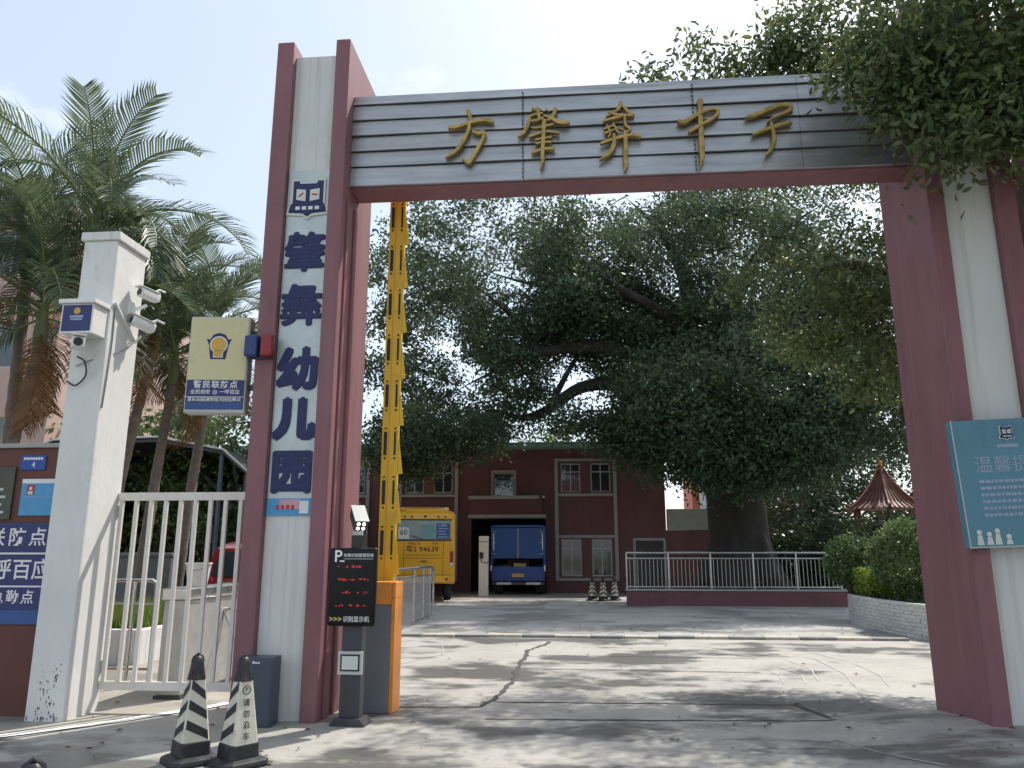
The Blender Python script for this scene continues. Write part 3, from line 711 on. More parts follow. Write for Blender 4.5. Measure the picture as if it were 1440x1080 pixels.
text('4', 0.075, M['white_print'], ap, (0.005,-0.011,0.05), offset=0.01)
ip = thing('information_poster', 'sky blue information poster with red portrait on russet wall', 'poster', (-5.33,7.246,1.86))
b = MB(); b.box(-0.20,0.22,-0.008,0,0,0.36); b.build('sheet', M['sky_blue_print'], ip)
b = MB(); b.box(-0.198,0.218,-0.0105,-0.0085,0.315,0.358); b.build('header_strip', M['white_print'], ip)
b = MB(); b.box(-0.14,-0.06,-0.0105,-0.0085,0.2,0.30); b.build('portrait_print', M['red_dull'], ip)
b = MB(); b.lathe([(0.018,-0.0125),(0.018,-0.0108)], (-0.1,0,0.265), 10, 'Y'); b.box(-0.125,-0.075,-0.0125,-0.0108,0.205,0.238); b.build('figure_print', M['paper'], ip)
b = MB(); b.box(-0.17,0.21,-0.0105,-0.0085,0.178,0.184)
for k in range(5): b.box(-0.11+k*0.008,-0.104+k*0.008,-0.0105,-0.0085,0.15-k*0.025,0.165-k*0.02)
tag(b.build('print_rows', M['pale_print'], ip), kind='stuff')
bp = thing('metal_plaque', 'dark bronze metal plaque cut by the left picture edge', 'plaque', (-5.80,7.246,1.82))
b = MB(); b.box(-0.22,0.19,-0.02,0,0,0.52); b.build('plate', M['bronze_plaque'], bp, bevel=0.006)
b = MB()
for k in range(4): b.box(-0.15,0.12-0.03*(k%2),-0.0225,-0.0202,0.06+k*0.075,0.085+k*0.075)
b.build('raised_print', M['frame_grey'], bp)

# ------------------------------------------------------------------ police light box and lamp
lb = thing('light_box', 'cream police light box with navy lettering hung beside left tower', 'light box', (-3.62,7.30,2.86), R(7))
b = MB(); b.box(-0.30,0.30,-0.06,0.10,0,1.0); b.build('housing', M['frame_grey'], lb, bevel=0.015)
b = MB(); b.box(-0.285,0.285,-0.066,-0.061,0.335,0.985); b.build('cream_face', M['cream_box'], lb, bevel=0.002)
b = MB(); b.box(-0.285,0.285,-0.066,-0.061,0.035,0.333); b.build('navy_face', M['police_blue'], lb)
b = MB(); b.box(-0.284,0.284,-0.0685,-0.0663,0.037,0.105); b.build('blue_band', M['police_blue_light'], lb)
b = MB(); b.box(-0.284,0.284,-0.069,-0.0665,0.158,0.164); b.build('rule_line', M['white_print'], lb)
text('警民联防点', 0.082, M['white_print'], lb, (0,-0.067,0.283), offset=0.015, spacing=1.18)
text('全民创安', 0.05, M['white_print'], lb, (-0.145,-0.067,0.21), offset=0.012)
text('一呼百应', 0.05, M['white_print'], lb, (0.145,-0.067,0.21), offset=0.012)
b = MB(); b.lathe([(0.026,-0.0685),(0.026,-0.0665)], (0,0,0.208), 16, 'Y'); b.build('round_mark', M['pale_print'], lb)
text('星城田园通物馆河田执勤点', 0.044, M['white_print'], lb, (0,-0.07,0.131), offset=0.012)
sh = [(-0.075,-0.13),(0.075,-0.13),(0.10,0.02),(0.125,0.08),(0.09,0.075),(0.06,0.125),(0,0.145),(-0.06,0.125),(-0.09,0.075),(-0.125,0.08),(-0.10,0.02)]
b = MB(); b.prism([(x,z+0.68) for x,z in sh], -0.069,-0.0662); em = b.build('emblem', M['navy'], lb)
b = MB(); b.lathe([(0.09,-0.0715),(0.09,-0.0692)], (0,0,0.70), 24, 'Y'); b.box(-0.05,0.05,-0.0715,-0.0692,0.565,0.63); b.build('emblem_disc', M['paper'], em)
b = MB(); b.lathe([(0.074,-0.074),(0.074,-0.0717)], (0,0,0.70), 24, 'Y'); b.box(-0.04,0.04,-0.074,-0.0717,0.575,0.64); b.build('emblem_centre', M['gold_print'], em)
b = MB(); b.box(0.30,0.42,0.0,0.05,0.25,0.30); b.box(0.30,0.42,0.0,0.05,0.82,0.87); b.build('bracket', M['dark_grey'], lb)
pl = thing('warning_lamp', 'blue and red police warning lamp on edge of left tower', 'lamp', (-3.14,7.20,3.40))
b = MB(); b.box(-0.15,-0.015,-0.10,-0.02,0.0,0.22); b.build('blue_lens', M['blue_lens'], pl, bevel=0.025, seg=3, smooth=True)
b = MB(); b.box(0.015,0.14,-0.10,-0.02,0.0,0.22); b.build('red_lens', M['red_lens'], pl, bevel=0.025, seg=3, smooth=True)
b = MB(); b.box(-0.15,0.14,-0.018,0.018,-0.01,0.23); b.build('base_plate', M['dark_grey'], pl, bevel=0.005)

# ------------------------------------------------------------------ barred pedestrian gate
pg = thing('barred_gate', 'white barred pedestrian gate between the gatepost and left tower', 'gate', (-4.695,7.56,0))
W = 1.47
b = MB(); b.box(0,W,-0.02,0.02,2.02,2.10); b.build('top_rail', M['gate_paint'], pg, bevel=0.004)
b = MB(); b.box(0,W,-0.02,0.02,0.20,0.28); b.build('bottom_rail', M['gate_paint'], pg, bevel=0.004)
bar = MB().box(-0.02,0.02,-0.016,0.016,0.28,2.02).mesh('bar', 0.003)
for k in range(9):
    o = put('bar', bar, M['gate_paint'], pg); o.location = (0.035+k*(1.295-0.035)/8, 0, 0)
b = MB(); b.box(1.405,1.445,-0.02,0.02,0.28,2.02); b.build('end_stile', M['gate_paint'], pg, bevel=0.003)
for zz in (0.35,1.85):
    b = MB(); b.lathe([(0.018,zz),(0.018,zz+0.12)], (-0.005,0.0,0), 10); b.build('hinge', M['dull_steel'], pg, smooth=True)

# ------------------------------------------------------------------ grey cabinet, display kiosk, barrier
gc = thing('grey_cabinet', 'slate grey metal cabinet leaning at foot of left tower', 'cabinet', (-2.91,7.10,0))
b = MB(); b.box(-0.165,0.165,-0.10,0.10,0.0,0.585); b.build('housing', M['slate'], gc, bevel=0.006)
b = MB(); b.box(-0.15,0.15,-0.1035,-0.1005,0.02,0.565); dr = b.build('door', M['slate'], gc, bevel=0.001)
b = MB(); b.lathe([(0.012,-0.1065),(0.012,-0.1038)], (-0.012,0,0.545), 12, 'Y'); b.cbox((0.022,-0.105,0.542), (0.05,0.003,0.012)); b.build('maker_mark', M['white_print'], dr)

kk = thing('parking_display', 'black parking display post with red text and lamp head', 'display', (-2.08,7.22,0), R(-3))
b = MB(); b.prism([(-0.16,0.0),(0.16,0.0),(0.16,0.015),(0.115,0.065),(-0.115,0.065),(-0.16,0.015)], -0.11,0.11); b.build('base', M['dark_grey'], kk, bevel=0.004)
b = MB(); b.box(-0.095,0.095,-0.06,0.06,0.06,1.50); b.build('post', M['dark_grey'], kk, bevel=0.008)
b = MB(); b.box(-0.225,0.225,-0.13,-0.062,0.85,1.545); sc = b.build('screen', M['screen_black'], kk, bevel=0.03, seg=3, smooth=True)
text('P', 0.15, M['screen_white'], sc, (-0.14,-0.1315,1.465), offset=0.01, extrude=0.001)
b = MB(); b.cbox((-0.10,-0.132,1.425), (0.045,0.002,0.012)); b.build('logo_bar', M['screen_white'], sc)
text('车牌识别管理系统', 0.036, M['screen_white'], sc, (0.055,-0.1315,1.475), extrude=0.001)
b = MB(); b.cbox((0.055,-0.132,1.445), (0.28,0.002,0.003)); b.build('rule_line', M['screen_white'], sc)
rr = random.Random(6); b = MB()
for zz, xa, xb in ((1.37,-0.17,0.06),(1.255,-0.17,0.17),(1.14,-0.09,0.16),(1.025,-0.18,0.16)):
    x = xa
    while x < xb:
        w = rr.uniform(0.006,0.03)
        if rr.random() < 0.72: b.box(x,x+w,-0.1325,-0.1305,zz+rr.uniform(-0.006,0.004),zz+rr.uniform(0.006,0.02))
        x += w+rr.uniform(0.003,0.014)
tag(b.build('red_text', M['led_red'], sc), kind='stuff')
text('>>>', 0.07, M['screen_gold'], sc, (-0.14,-0.1315,0.91), extrude=0.001)
text('识别显示机', 0.055, M['screen_white'], sc, (0.055,-0.1315,0.91), extrude=0.001, sx=0.9)
b = MB(); b.box(-0.115,0.115,-0.085,-0.0605,0.43,0.63); pn = b.build('ticket_panel', M['frame_grey'], kk, bevel=0.006)
b = MB(); b.box(-0.09,0.09,-0.088,-0.0855,0.46,0.605); b.build('panel_border', M['black_plastic'], pn)
b = MB(); b.box(-0.075,0.075,-0.091,-0.0885,0.475,0.59); b.build('panel_face', M['paper'], pn)
b = MB(); b.box(-0.05,0.05,-0.05,0.05,1.502,1.66); b.build('neck', M['black_plastic'], kk, bevel=0.006)
b = MB(); b.box(-0.045,0.035,-0.03,0.03,1.662,1.74); b.build('neck_bracket', M['frame_grey'], kk)
hd = MB(); hd.cbox((-0.01,0.02,1.82), (0.125,0.25,0.115), rz=R(32), rx=R(36)); h = hd.build('lamp_head', M['dark_grey'], kk, bevel=0.012)
mm = Matrix.Translation((-0.01,0.02,1.82)) @ Matrix.Rotation(R(32),4,'Z') @ Matrix.Rotation(R(36),4,'X')
hd = MB(); hd.cbox(mm @ Vector((0,-0.01,0.062)), (0.132,0.27,0.006), rz=R(32), rx=R(36)); hd.build('lamp_hood', M['frame_grey'], h)
for ax in (-1,1):
    for az in (-1,1):
        p = mm @ Vector((ax*0.026,-0.124,az*0.024-0.005)); q = mm @ Vector((ax*0.026,-0.130,az*0.024-0.005))
        MB().tube([p,q], 0.014, 12).build('lamp', M['led_white'], h)
bg = thing('barrier_gate', 'orange and grey boom barrier with raised yellow folding fence arm', 'barrier', (-1.975,7.86,0))
b = MB(); b.box(-0.14,0.115,-0.155,0.155,0.0,1.0); b.build('housing', M['mid_grey'], bg, bevel=0.008)
b = MB(); b.box(0.1155,0.155,-0.157,0.157,0.0,1.06); b.build('side_panel', M['orange'], bg, bevel=0.006)
b = MB(); b.box(-0.142,0.1152,-0.158,0.158,1.0,1.22); b.box(0.1153,0.157,-0.158,0.158,1.06,1.22); b.build('hood', M['orange'], bg, bevel=0.014)
ax = -0.03
b = MB(); b.box(ax-0.095,ax+0.085,0.165,0.215,1.0,5.75); b.build('boom_arm', M['yellow'], bg, bevel=0.006)
b = MB(); b.box(ax-0.022,ax-0.014,0.160,0.1645,1.2,5.72); b.build('boom_seam', M['orange'], bg)
slot = MB().box(-0.017,0.017,0.157,0.1605,0,0.25).mesh('slot'); slot2 = MB().box(-0.010,0.010,0.157,0.1605,0,0.25).mesh('narrow_slot')
cheek = MB().box(-0.035,0.035,0.150,0.1642,0,0.012).mesh('cheek')
bolt = MB().lathe([(0.010,0.148),(0.010,0.1645)], n=8, axis='Y').mesh('bolt')
flap = MB().add([(0.0,0.18,0),(0.05,0.18,0),(0.0,0.18,0.40),(0.0,0.188,0),(0.05,0.188,0),(0.0,0.188,0.40)], [(0,1,2),(5,4,3),(0,3,4,1),(1,4,5,2),(2,5,3,0)]).mesh('fence_slat')
for k in range(9):
    z0 = 1.22+k*0.52
    put('slot', slot, M['groove'], bg).location = (ax-0.055,0,z0+0.26)
    put('slot', slot2, M['groove'], bg).location = (ax+0.05,0,z0+0.26)
    put('fence_slat', flap, M['yellow'], bg).location = (ax+0.0855,0,z0+0.06)
    for xx in (-0.055,0.05):
        for zz in (0.225,0.545): put('bolt', bolt, M['groove'], bg).location = (ax+xx,0,z0+zz)

# ------------------------------------------------------------------ traffic cones
def make_cone(label, loc, rz, s=1.0, lettered=False, group=None):
    c = thing('traffic_cone', label, 'traffic cone', loc, rz, group); c.scale = (s,s,s)
    b = MB()
    def ring(h, z, ch=0.25):
        k = h*ch
        return [(-h,-h+k,z),(-h+k,-h,z),(h-k,-h,z),(h,-h+k,z),(h,h-k,z),(h-k,h,z),(-h+k,h,z),(-h,h-k,z)]
    b.loft([ring(0.172,0.0),ring(0.176,0.02),ring(0.168,0.045),ring(0.12,0.06)]); b.build('base', M['cone_black'], c, bevel=0.008)
    def hw(z): return 0.112-(z-0.06)*(0.112-0.047)/(0.62-0.06)
    b = MB(); b.loft([ring(hw(0.05),0.05,0.12),ring(hw(0.15)+0.006,0.15,0.12),ring(hw(0.16)+0.0,0.16,0.12)]); b.build('skirt', M['cone_black'], c, bevel=0.006)
    b = MB(); b.loft([ring(hw(0.15),0.15,0.12),ring(hw(0.58),0.58,0.12)]); b.build('body', M['cone_white'], c)
    b = MB(); b.loft([ring(hw(0.575)+0.003,0.575,0.3),ring(hw(0.64)+0.002,0.64,0.35),ring(0.044,0.66,0.4),ring(0.040,0.70,0.45),ring(0.033,0.73,0.5),ring(0.018,0.745,0.55)]); b.build('cap', M['cone_black'], c, smooth=True)
    b = MB(); b.tube([(-0.04,0,0.70),(-0.03,0,0.735),(0,0,0.757),(0.03,0,0.735),(0.04,0,0.70)], 0.012, 8); b.build('handle', M['cone_black'], c, smooth=True)
    # black slanting bands on the sides
    for side in range(4):
        if lettered and side == 0: continue
        a = math.pi/2*side
        m = Matrix.Rotation(a,3,'Z')
        for k in range(4):
            zl = 0.165+k*0.135; zr = zl+0.085
            if side % 2 == 0: zl, zr = zr, zl
            hgt = 0.062
            top = min(zl+hgt, 0.60), min(zr+hgt, 0.60)
            q = []
            for u, z_ in ((-0.86,zl),(0.86,zr),(0.86,top[1]),(-0.86,top[0])):
                w = hw(z_); q.append(m @ Vector((u*w, -w-0.0022, z_)))
            bb = MB(); bb.add(q, [(0,1,2,3)]); bb.build('stripe', M['cone_black'], c, fix=False)
    if lettered:
        sl = math.atan2(0.065,0.56)
        for i, ch in enumerate('请勿泊车'):
            z_ = 0.43-i*0.075; w = hw(z_)
            text(ch, 0.055, M['cone_ink'], c, (0.0,-w-0.0025, z_), rot=(math.pi/2-sl,0,0), extrude=0.0008, offset=0.01)
        z_ = 0.52; w = hw(z_)
        mk = MB(); pts = [(0.0,0.030*math.cos(t*6.2832/16),0.030*math.sin(t*6.2832/16)) for t in range(17)]
        mk.tube([(p[1],-w-0.004+p[2]*0.1375,z_+p[2]) for p in pts], 0.0035, 5, cap=False); mk.build('round_mark', M['cone_ink'], c)
        text('P', 0.042, M['cone_ink'], c, (0.0,-w-0.0025,z_), rot=(math.pi/2-sl,0,0), extrude=0.0008)
    return c
M['cone_black'] = mat("cone_black_plastic", (0.02,0.02,0.024), 0.5, var=0.3, scale=9, stain=(0.09,0.09,0.085), sscale=9, spos=(0.55,0.75))
M['cone_white'] = mat("cone_dirty_white", (0.62,0.60,0.50), 0.5, var=0.12, scale=7, stain=(0.36,0.33,0.26), sscale=8, spos=(0.52,0.75))
M['cone_ink'] = mat("cone_ink", (0.06,0.05,0.04), 0.6)
make_cone('square traffic cone with black chevrons, left of the pair', (-2.88,5.86,0), R(45))
make_cone('square traffic cone lettered in black beside the slate cabinet', (-2.50,5.82,0), R(52), lettered=True)
make_cone('traffic cone whose black tip shows at the bottom edge', (-2.02,2.90,0), R(20))
# ------------------------------------------------------------------ school building
def wall_cells(b, x0,x1,z0,z1,y0,y1, holes):
    xs = sorted({x0,x1}|{h[0] for h in holes}|{h[1] for h in holes}); zs = sorted({z0,z1}|{h[2] for h in holes}|{h[3] for h in holes})
    xs = [x for x in xs if x0<=x<=x1]; zs = [z for z in zs if z0<=z<=z1]
    for i in range(len(xs)-1):
        j = 0
        while j < len(zs)-1:
            def hole(jj):
                cx=(xs[i]+xs[i+1])/2; cz=(zs[jj]+zs[jj+1])/2
                return any(h[0]<cx<h[1] and h[2]<cz<h[3] for h in holes)
            if hole(j): j += 1; continue
            k = j
            while k+1 < len(zs)-1 and not hole(k+1): k += 1
            b.box(xs[i],xs[i+1],y0,y1,zs[j],zs[k+1]); j = k+1
def window(parent, x0,x1,z0,z1,y, mull=1, transom=None, frame='frame_grey'):
    b = MB(); t = 0.05
    b.box(x0,x0+t,y,y+0.06,z0,z1); b.box(x1-t,x1,y,y+0.06,z0,z1); b.box(x0+t,x1-t,y,y+0.06,z0,z0+t); b.box(x0+t,x1-t,y,y+0.06,z1-t,z1)
    for k in range(mull):
        xm = x0+(x1-x0)*(k+1)/(mull+1); b.box(xm-0.02,xm+0.02,y+0.002,y+0.058,z0+t,z1-t)
    if transom: b.box(x0+t,x1-t,y+0.004,y+0.056,transom-0.02,transom+0.02)
    f = b.build('window', M[frame], parent)
    g = MB(); g.box(x0+t*0.5,x1-t*0.5,y+0.025,y+0.035,z0+t*0.5,z1-t*0.5); g.build('pane', M['glass_dark'], f)
    return f
YB = 30.4
sb = thing('school_building', 'two storey dark red school building with grey window bays behind the yard', 'building')
holes = []; wins = []
def bay(xa, xb):
    w = (xb-xa)
    for x0, x1 in ((xa+0.10, xa+0.10+w*0.36),(xb-0.10-w*0.36, xb-0.10)):
        wins.append((x0,x1,3.82,4.95,4.62)); wins.append((x0,x1,0.62,2.02,1.66))
bay(-0.82,1.32); bay(-7.05,-4.92); bay(-10.6,-8.5)
for w_ in wins: holes.append(w_[:4])
holes.append((-3.38,-2.56,3.66,4.60)); holes.append((-4.25,-1.32,-0.05,2.78)); holes.append((2.12,3.16,-0.05,1.95))
b = MB(); wall_cells(b,-14,3.3,-0.03,5.50,YB,YB+0.25,holes); wall_cells(b,3.3,9.0,-0.03,2.35,YB,YB+0.25,[]); b.build('wall', M['school_red'], sb)
for w_ in wins: window(sb, *w_[:4], YB+0.08, 1, w_[4])
window(sb,-3.38,-2.56,3.66,4.60,YB+0.06,0,None,'grey_trim')
def trim(*boxes):
    b = MB()
    for q in boxes: b.box(*q)
    return b.build('trim', M['grey_trim'], sb, bevel=0.008)
for xa, xb in ((-0.82,1.32),(-7.05,-4.92),(-10.6,-8.5)):
    trim((xa-0.14,xa-0.002,YB-0.09,YB+0.01,0.45,5.15)); trim((xb+0.002,xb+0.14,YB-0.09,YB+0.01,0.45,5.15))
    for z0 in (0.45,2.06,3.66,5.03): trim((xa,xb,YB-0.07,YB+0.01,z0,z0+0.11))
trim((-3.46,-2.48,YB-0.05,YB+0.01,4.602,4.70)); trim((-3.46,-3.382,YB-0.05,YB+0.01,3.66,4.60)); trim((-2.558,-2.48,YB-0.05,YB+0.01,3.66,4.60))
for z0, x1 in ((3.52,-1.55),(2.80,-1.30)):
    b = MB(); b.box(-4.28,x1,YB-0.75,YB-0.002,z0,z0+0.13); b.build('canopy', M['grey_trim'], sb, bevel=0.01)
b = MB(); b.box(-4.2,-1.45,YB-0.55,YB-0.002,2.932,3.518); b.build('canopy_fascia', M['school_red'], sb)
b = MB(); b.box(-14.2,3.5,YB-0.35,YB+7,5.502,5.62); b.build('roof', M['teal_roof'], sb, bevel=0.02)
b = MB(); b.box(-14.05,3.35,YB-0.12,YB+0.2,5.622,5.80); b.build('parapet', M['teal_roof'], sb)
# passage behind the truck
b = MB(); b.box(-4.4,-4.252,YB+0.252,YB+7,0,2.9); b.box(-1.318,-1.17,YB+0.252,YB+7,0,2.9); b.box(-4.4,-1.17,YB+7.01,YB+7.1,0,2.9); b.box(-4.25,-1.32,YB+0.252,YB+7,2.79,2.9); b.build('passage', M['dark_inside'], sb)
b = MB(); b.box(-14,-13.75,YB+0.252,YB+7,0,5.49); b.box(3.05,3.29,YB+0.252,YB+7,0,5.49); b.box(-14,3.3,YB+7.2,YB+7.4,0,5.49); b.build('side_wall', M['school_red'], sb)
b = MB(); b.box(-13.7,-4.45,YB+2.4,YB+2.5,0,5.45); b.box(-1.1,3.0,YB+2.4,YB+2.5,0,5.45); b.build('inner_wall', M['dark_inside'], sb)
# white parapet and framed door to the right
trim((3.36,4.95,YB-0.06,YB+0.3,2.36,3.15)); trim((2.02,2.118,YB-0.06,YB+0.01,0,2.05)); trim((3.162,3.26,YB-0.06,YB+0.01,0,2.05)); trim((2.02,3.26,YB-0.062,YB+0.012,1.952,2.06))
b = MB(); b.box(2.12,3.16,YB+0.15,YB+0.2,0.0,1.95); b.build('door', M['dark_grey'], sb)
b = MB(); b.box(-1.45,-1.35,YB-0.12,YB-0.002,3.60,3.68); b.build('floodlight', M['white_enamel'], sb, bevel=0.01)

# ------------------------------------------------------------------ vehicles
def wheel(parent, x, y, r, w):
    b = MB(); b.lathe([(r*0.62,x-w/2),(r*0.93,x-w/2),(r,x-w*0.35),(r,x+w*0.35),(r*0.93,x+w/2),(r*0.62,x+w/2)], (0,y,r), 24, 'X')
    t = b.build('wheel', M['rubber'], parent, smooth=True)
    b = MB(); b.lathe([(r*0.12,x-w*0.42),(r*0.60,x-w*0.46),(r*0.60,x+w*0.46),(r*0.12,x+w*0.42)], (0,y,r), 18, 'X'); b.build('rim', M['frame_grey'], t, smooth=True)
bus = thing('school_bus', 'yellow school bus parked with its rear towards the gate', 'bus', (-4.87,24.2,0), R(11.5))
def rr_ring(hw, z0, z1, y, rt=0.22, rb=0.07, n=5):
    P = []
    for cx, cz, r, a0 in ((hw-rb,z0+rb,rb,-90),(hw-rt,z1-rt,rt,0),(-hw+rt,z1-rt,rt,90),(-hw+rb,z0+rb,rb,180)):
        for k in range(n+1):
            a = R(a0+90*k/n); P.append((cx+r*math.cos(a), y, cz+r*math.sin(a)))
    return P
b = MB(); b.loft([rr_ring(0.88,0.62,2.70,0.0),rr_ring(0.955,0.58,2.76,0.05),rr_ring(0.99,0.56,2.80,0.16),rr_ring(0.99,0.56,2.80,5.2),rr_ring(0.93,0.60,2.62,5.55)])
body = b.build('body', M['bus_yellow'], bus, smooth=True)
b = MB(); b.loft([rr_ring(0.60,2.74,2.86,0.12,0.05,0.02),rr_ring(0.78,2.74,2.93,0.35,0.08,0.02),rr_ring(0.78,2.74,2.93,4.4,0.08,0.02)]); b.build('roof_pod', M['bus_yellow'], bus, smooth=True)
b = MB(); b.box(-0.83,0.83,-0.014,0.05,1.90,2.50); wn = b.build('rear_window', M['glass_bus'], bus, bevel=0.03, seg=3)
b = MB(); b.box(-0.87,0.87,-0.008,0.05,1.86,1.898); b.box(-0.87,0.87,-0.008,0.05,2.502,2.54); b.build('window_seal', M['black_plastic'], bus)
b = MB(); b.box(-0.80,-0.47,-0.020,-0.0145,1.925,2.28); cd = b.build('sixty_card', M['paper'], wn)
text('60', 0.24, M['black_print'], cd, (-0.635,-0.021,2.12), extrude=0.001, offset=0.01)
b = MB(); b.box(0.38,0.80,-0.020,-0.0145,1.93,2.40); c2 = b.build('blue_notice', M['police_blue_light'], wn)
b = MB()
for k in range(5): b.box(0.42+0.02*(k%2),0.76-0.05*(k%3),-0.0225,-0.0202,1.97+k*0.085,2.00+k*0.085)
b.box(0.56,0.70,-0.0225,-0.0202,2.32,2.38); b.build('notice_print', M['pale_print'], c2)
b = MB(); b.box(-0.12,0.33,-0.018,-0.0145,1.96,2.36); b.build('pale_notice', mat('pale_green_film',(0.16,0.30,0.28),0.4,var=0.3,scale=5), wn)
text('粤S 94639', 0.22, M['black_print'], body, (-0.05,-0.004,1.60), extrude=0.003, offset=0.01, spacing=1.1)
text('核载人数', 0.10, M['red_dull'], body, (-0.30,-0.004,1.78), extrude=0.003); text('校车', 0.10, M['red_dull'], body, (0.35,-0.004,1.78), extrude=0.003)
b = MB(); b.box(-0.80,0.80,-0.012,0.02,0.60,0.80); b.build('bumper', M['bus_yellow'], bus, bevel=0.02)
b = MB(); b.box(-0.55,0.50,-0.004,0.02,1.42,1.435); b.build('door_seam', M['black_plastic'], bus)
b = MB(); b.box(-0.3,0.3,-0.016,0.02,0.98,1.16); b.build('number_plate', M['gold_print'], bus)
for sx in (-1,1):
    b = MB(); b.box(sx*0.87-0.055,sx*0.87+0.055,-0.012,0.1,1.10,1.55); l = b.build('tail_light', M['red_lens'], bus, bevel=0.015)
    b = MB(); b.box(sx*0.87-0.045,sx*0.87+0.045,-0.018,-0.0125,1.11,1.20); b.build('reverse_lens', M['white_print'], l)
    b = MB(); b.lathe([(0.045,-0.02),(0.045,0.02)], (sx*0.72,0,0.70), 12, 'Y'); b.build('fog_light', M['red_lens'], bus)
    wheel(bus, sx*0.80, 1.55, 0.40, 0.26); wheel(bus, sx*0.84, 4.6, 0.40, 0.24)
    for k in range(4):
        b = MB(); b.box(sx*0.992-0.006,sx*0.992+0.006,0.5+k*1.15,1.5+k*1.15,1.75,2.45); b.build('side_window', M['glass_dark'], bus)
b = MB(); b.lathe([(0.03,-0.03),(0.05,0.02)], (0.02,0,2.62), 12, 'Y'); b.build('rear_camera', M['black_plastic'], bus)
for x0, x1, z0, z1 in ((-0.62,-0.608,0.84,1.86),(0.598,0.61,0.84,1.86),(-0.86,0.86,0.82,0.832),(-0.60,0.59,1.33,1.342)):
    b = MB(); b.box(x0,x1,-0.004,0.03,z0,z1); b.build('panel_seam', M['black_plastic'], bus)
for xx in (-0.62,-0.4,0.44,0.66):
    b = MB(); b.lathe([(0.035,-0.012),(0.035,0.03)], (xx,0,2.61), 12, 'Y'); b.build('marker_light', M['red_lens'], bus)
b = MB(); b.tube([(-0.10,-0.03,1.24),(0.10,-0.03,1.24)], 0.014, 8); b.build('door_handle', M['black_plastic'], bus)
cable('wiper', [(0.0,-0.02,1.88),(-0.15,-0.03,1.95),(-0.42,-0.03,2.02)], 0.01, M['black_plastic'], bus)

tk = thing('blue_truck', 'blue covered truck backed under the entrance canopy', 'truck', (-2.28,28.75,0))
for x0 in (-1.0,0.93):
    b = MB(); b.box(x0,x0+0.07,0,3.4,1.0,2.42); b.build('side_tarp', M['truck_blue'], tk, bevel=0.01)
b = MB(); b.prism([(-1.0,2.422),(1.0,2.422),(1.0,2.46),(0.85,2.50),(-0.85,2.50),(-1.0,2.46)], 0, 3.4); b.build('roof_tarp', M['truck_blue'], tk)
for x0, x1 in ((-0.925,-0.015),(0.015,0.925)):
    b = MB(); b.box(x0,x1,0.02,0.05,1.30,2.40); b.build('rear_tarp', M['truck_blue'], tk, bevel=0.008)
b = MB(); b.box(-0.012,0.012,0.0,0.03,1.30,2.40); b.build('tarp_strap', M['frame_grey'], tk)
for sx in (-1,1):
    b = MB(); b.box(sx*0.90-0.02,sx*0.90+0.02,-0.012,0.0,1.6,2.2); b.build('reflector_strip', M['white_print'], tk)
    b = MB(); b.box(sx*0.98-0.03,sx*0.98+0.03,-0.05,0.0,0.85,1.05); b.build('tail_light', M['white_print'], tk)
    wheel(tk, sx*0.80, 1.0, 0.36, 0.30); wheel(tk, sx*0.85, 4.2, 0.36, 0.22)
b = MB(); b.box(-0.98,0.98,-0.02,0.03,0.50,1.0); b.box(-0.94,0.94,-0.035,-0.0205,0.58,0.92); b.build('tailgate', M['truck_paint'], tk, bevel=0.008)
b = MB(); b.box(-0.96,0.96,0.032,3.4,0.62,0.70); b.box(-0.35,-0.25,0.1,4.6,0.35,0.618); b.box(0.25,0.35,0.1,4.6,0.35,0.618); b.build('chassis', M['dark_grey'], tk)
b = MB(); b.box(-0.95,0.95,-0.03,0.06,0.36,0.46); bm_ = b.build('bumper', M['dark_grey'], tk, bevel=0.008)
b = MB(); b.box(-0.78,-0.25,-0.036,-0.031,0.37,0.45); b.build('bumper_reflector', M['paper'], bm_)
b = MB(); b.box(0.30,0.82,-0.036,-0.031,0.37,0.45); b.build('bumper_reflector', M['paper'], bm_)
for sx in (-1,1):
    b = MB(); b.box(sx*0.78-0.17,sx*0.78+0.17,0.45,0.47,0.10,0.60); b.build('mud_flap', M['rubber'], tk)
    for zz in (0.55,0.86):
        b = MB(); b.box(sx*0.93-0.035,sx*0.93+0.035,-0.055,-0.036,zz,zz+0.07); b.build('tailgate_latch', M['dark_grey'], tk)
    for zz in (1.45,1.85,2.25):
        b = MB(); b.tube([(sx*0.80,0.012,zz),(sx*0.95,0.004,zz+0.03)], 0.012, 6); b.build('tarp_tie', M['frame_grey'], tk)
b = MB(); b.box(-0.22,0.22,-0.05,-0.036,0.64,0.76); b.build('number_plate', M['gold_print'], tk)
b = MB(); b.box(-0.92,0.92,3.45,4.9,0.5,2.1); b.build('cab', M['truck_paint'], tk, bevel=0.06)
for k,(x,y,w,h,m_) in enumerate([(-0.55,0.3,0.5,0.35,'dark_grey'),(0.05,0.25,0.45,0.42,'crate_tan'),(0.5,0.4,0.4,0.3,'bin_grey'),(-0.05,0.8,0.8,0.55,'dark_inside')]):
    b = MB(); b.box(x-w/2,x+w/2,y,y+0.4,0.702,0.70+h); o = b.build('cargo_crate', M[m_], bevel=0.01)
    o.location = (-2.28,28.75,0)
    tag(o, ['dark grey crate inside the truck bed at left','tan cardboard crate in the middle of the truck bed','grey green crate inside the truck bed at right','large dark crate deeper inside the truck bed'][k], 'crate')
ev = thing('charging_post', 'tall white charging post with black handset beside the blue truck', 'charging post', (-3.46,28.1,0))
b = MB(); b.box(-0.17,0.17,-0.12,0.12,0.0,2.08); b.build('housing', M['white_enamel'], ev, bevel=0.015)
b = MB(); b.box(-0.168,0.168,-0.125,-0.1205,1.88,1.90); b.build('seam', M['groove'], ev)
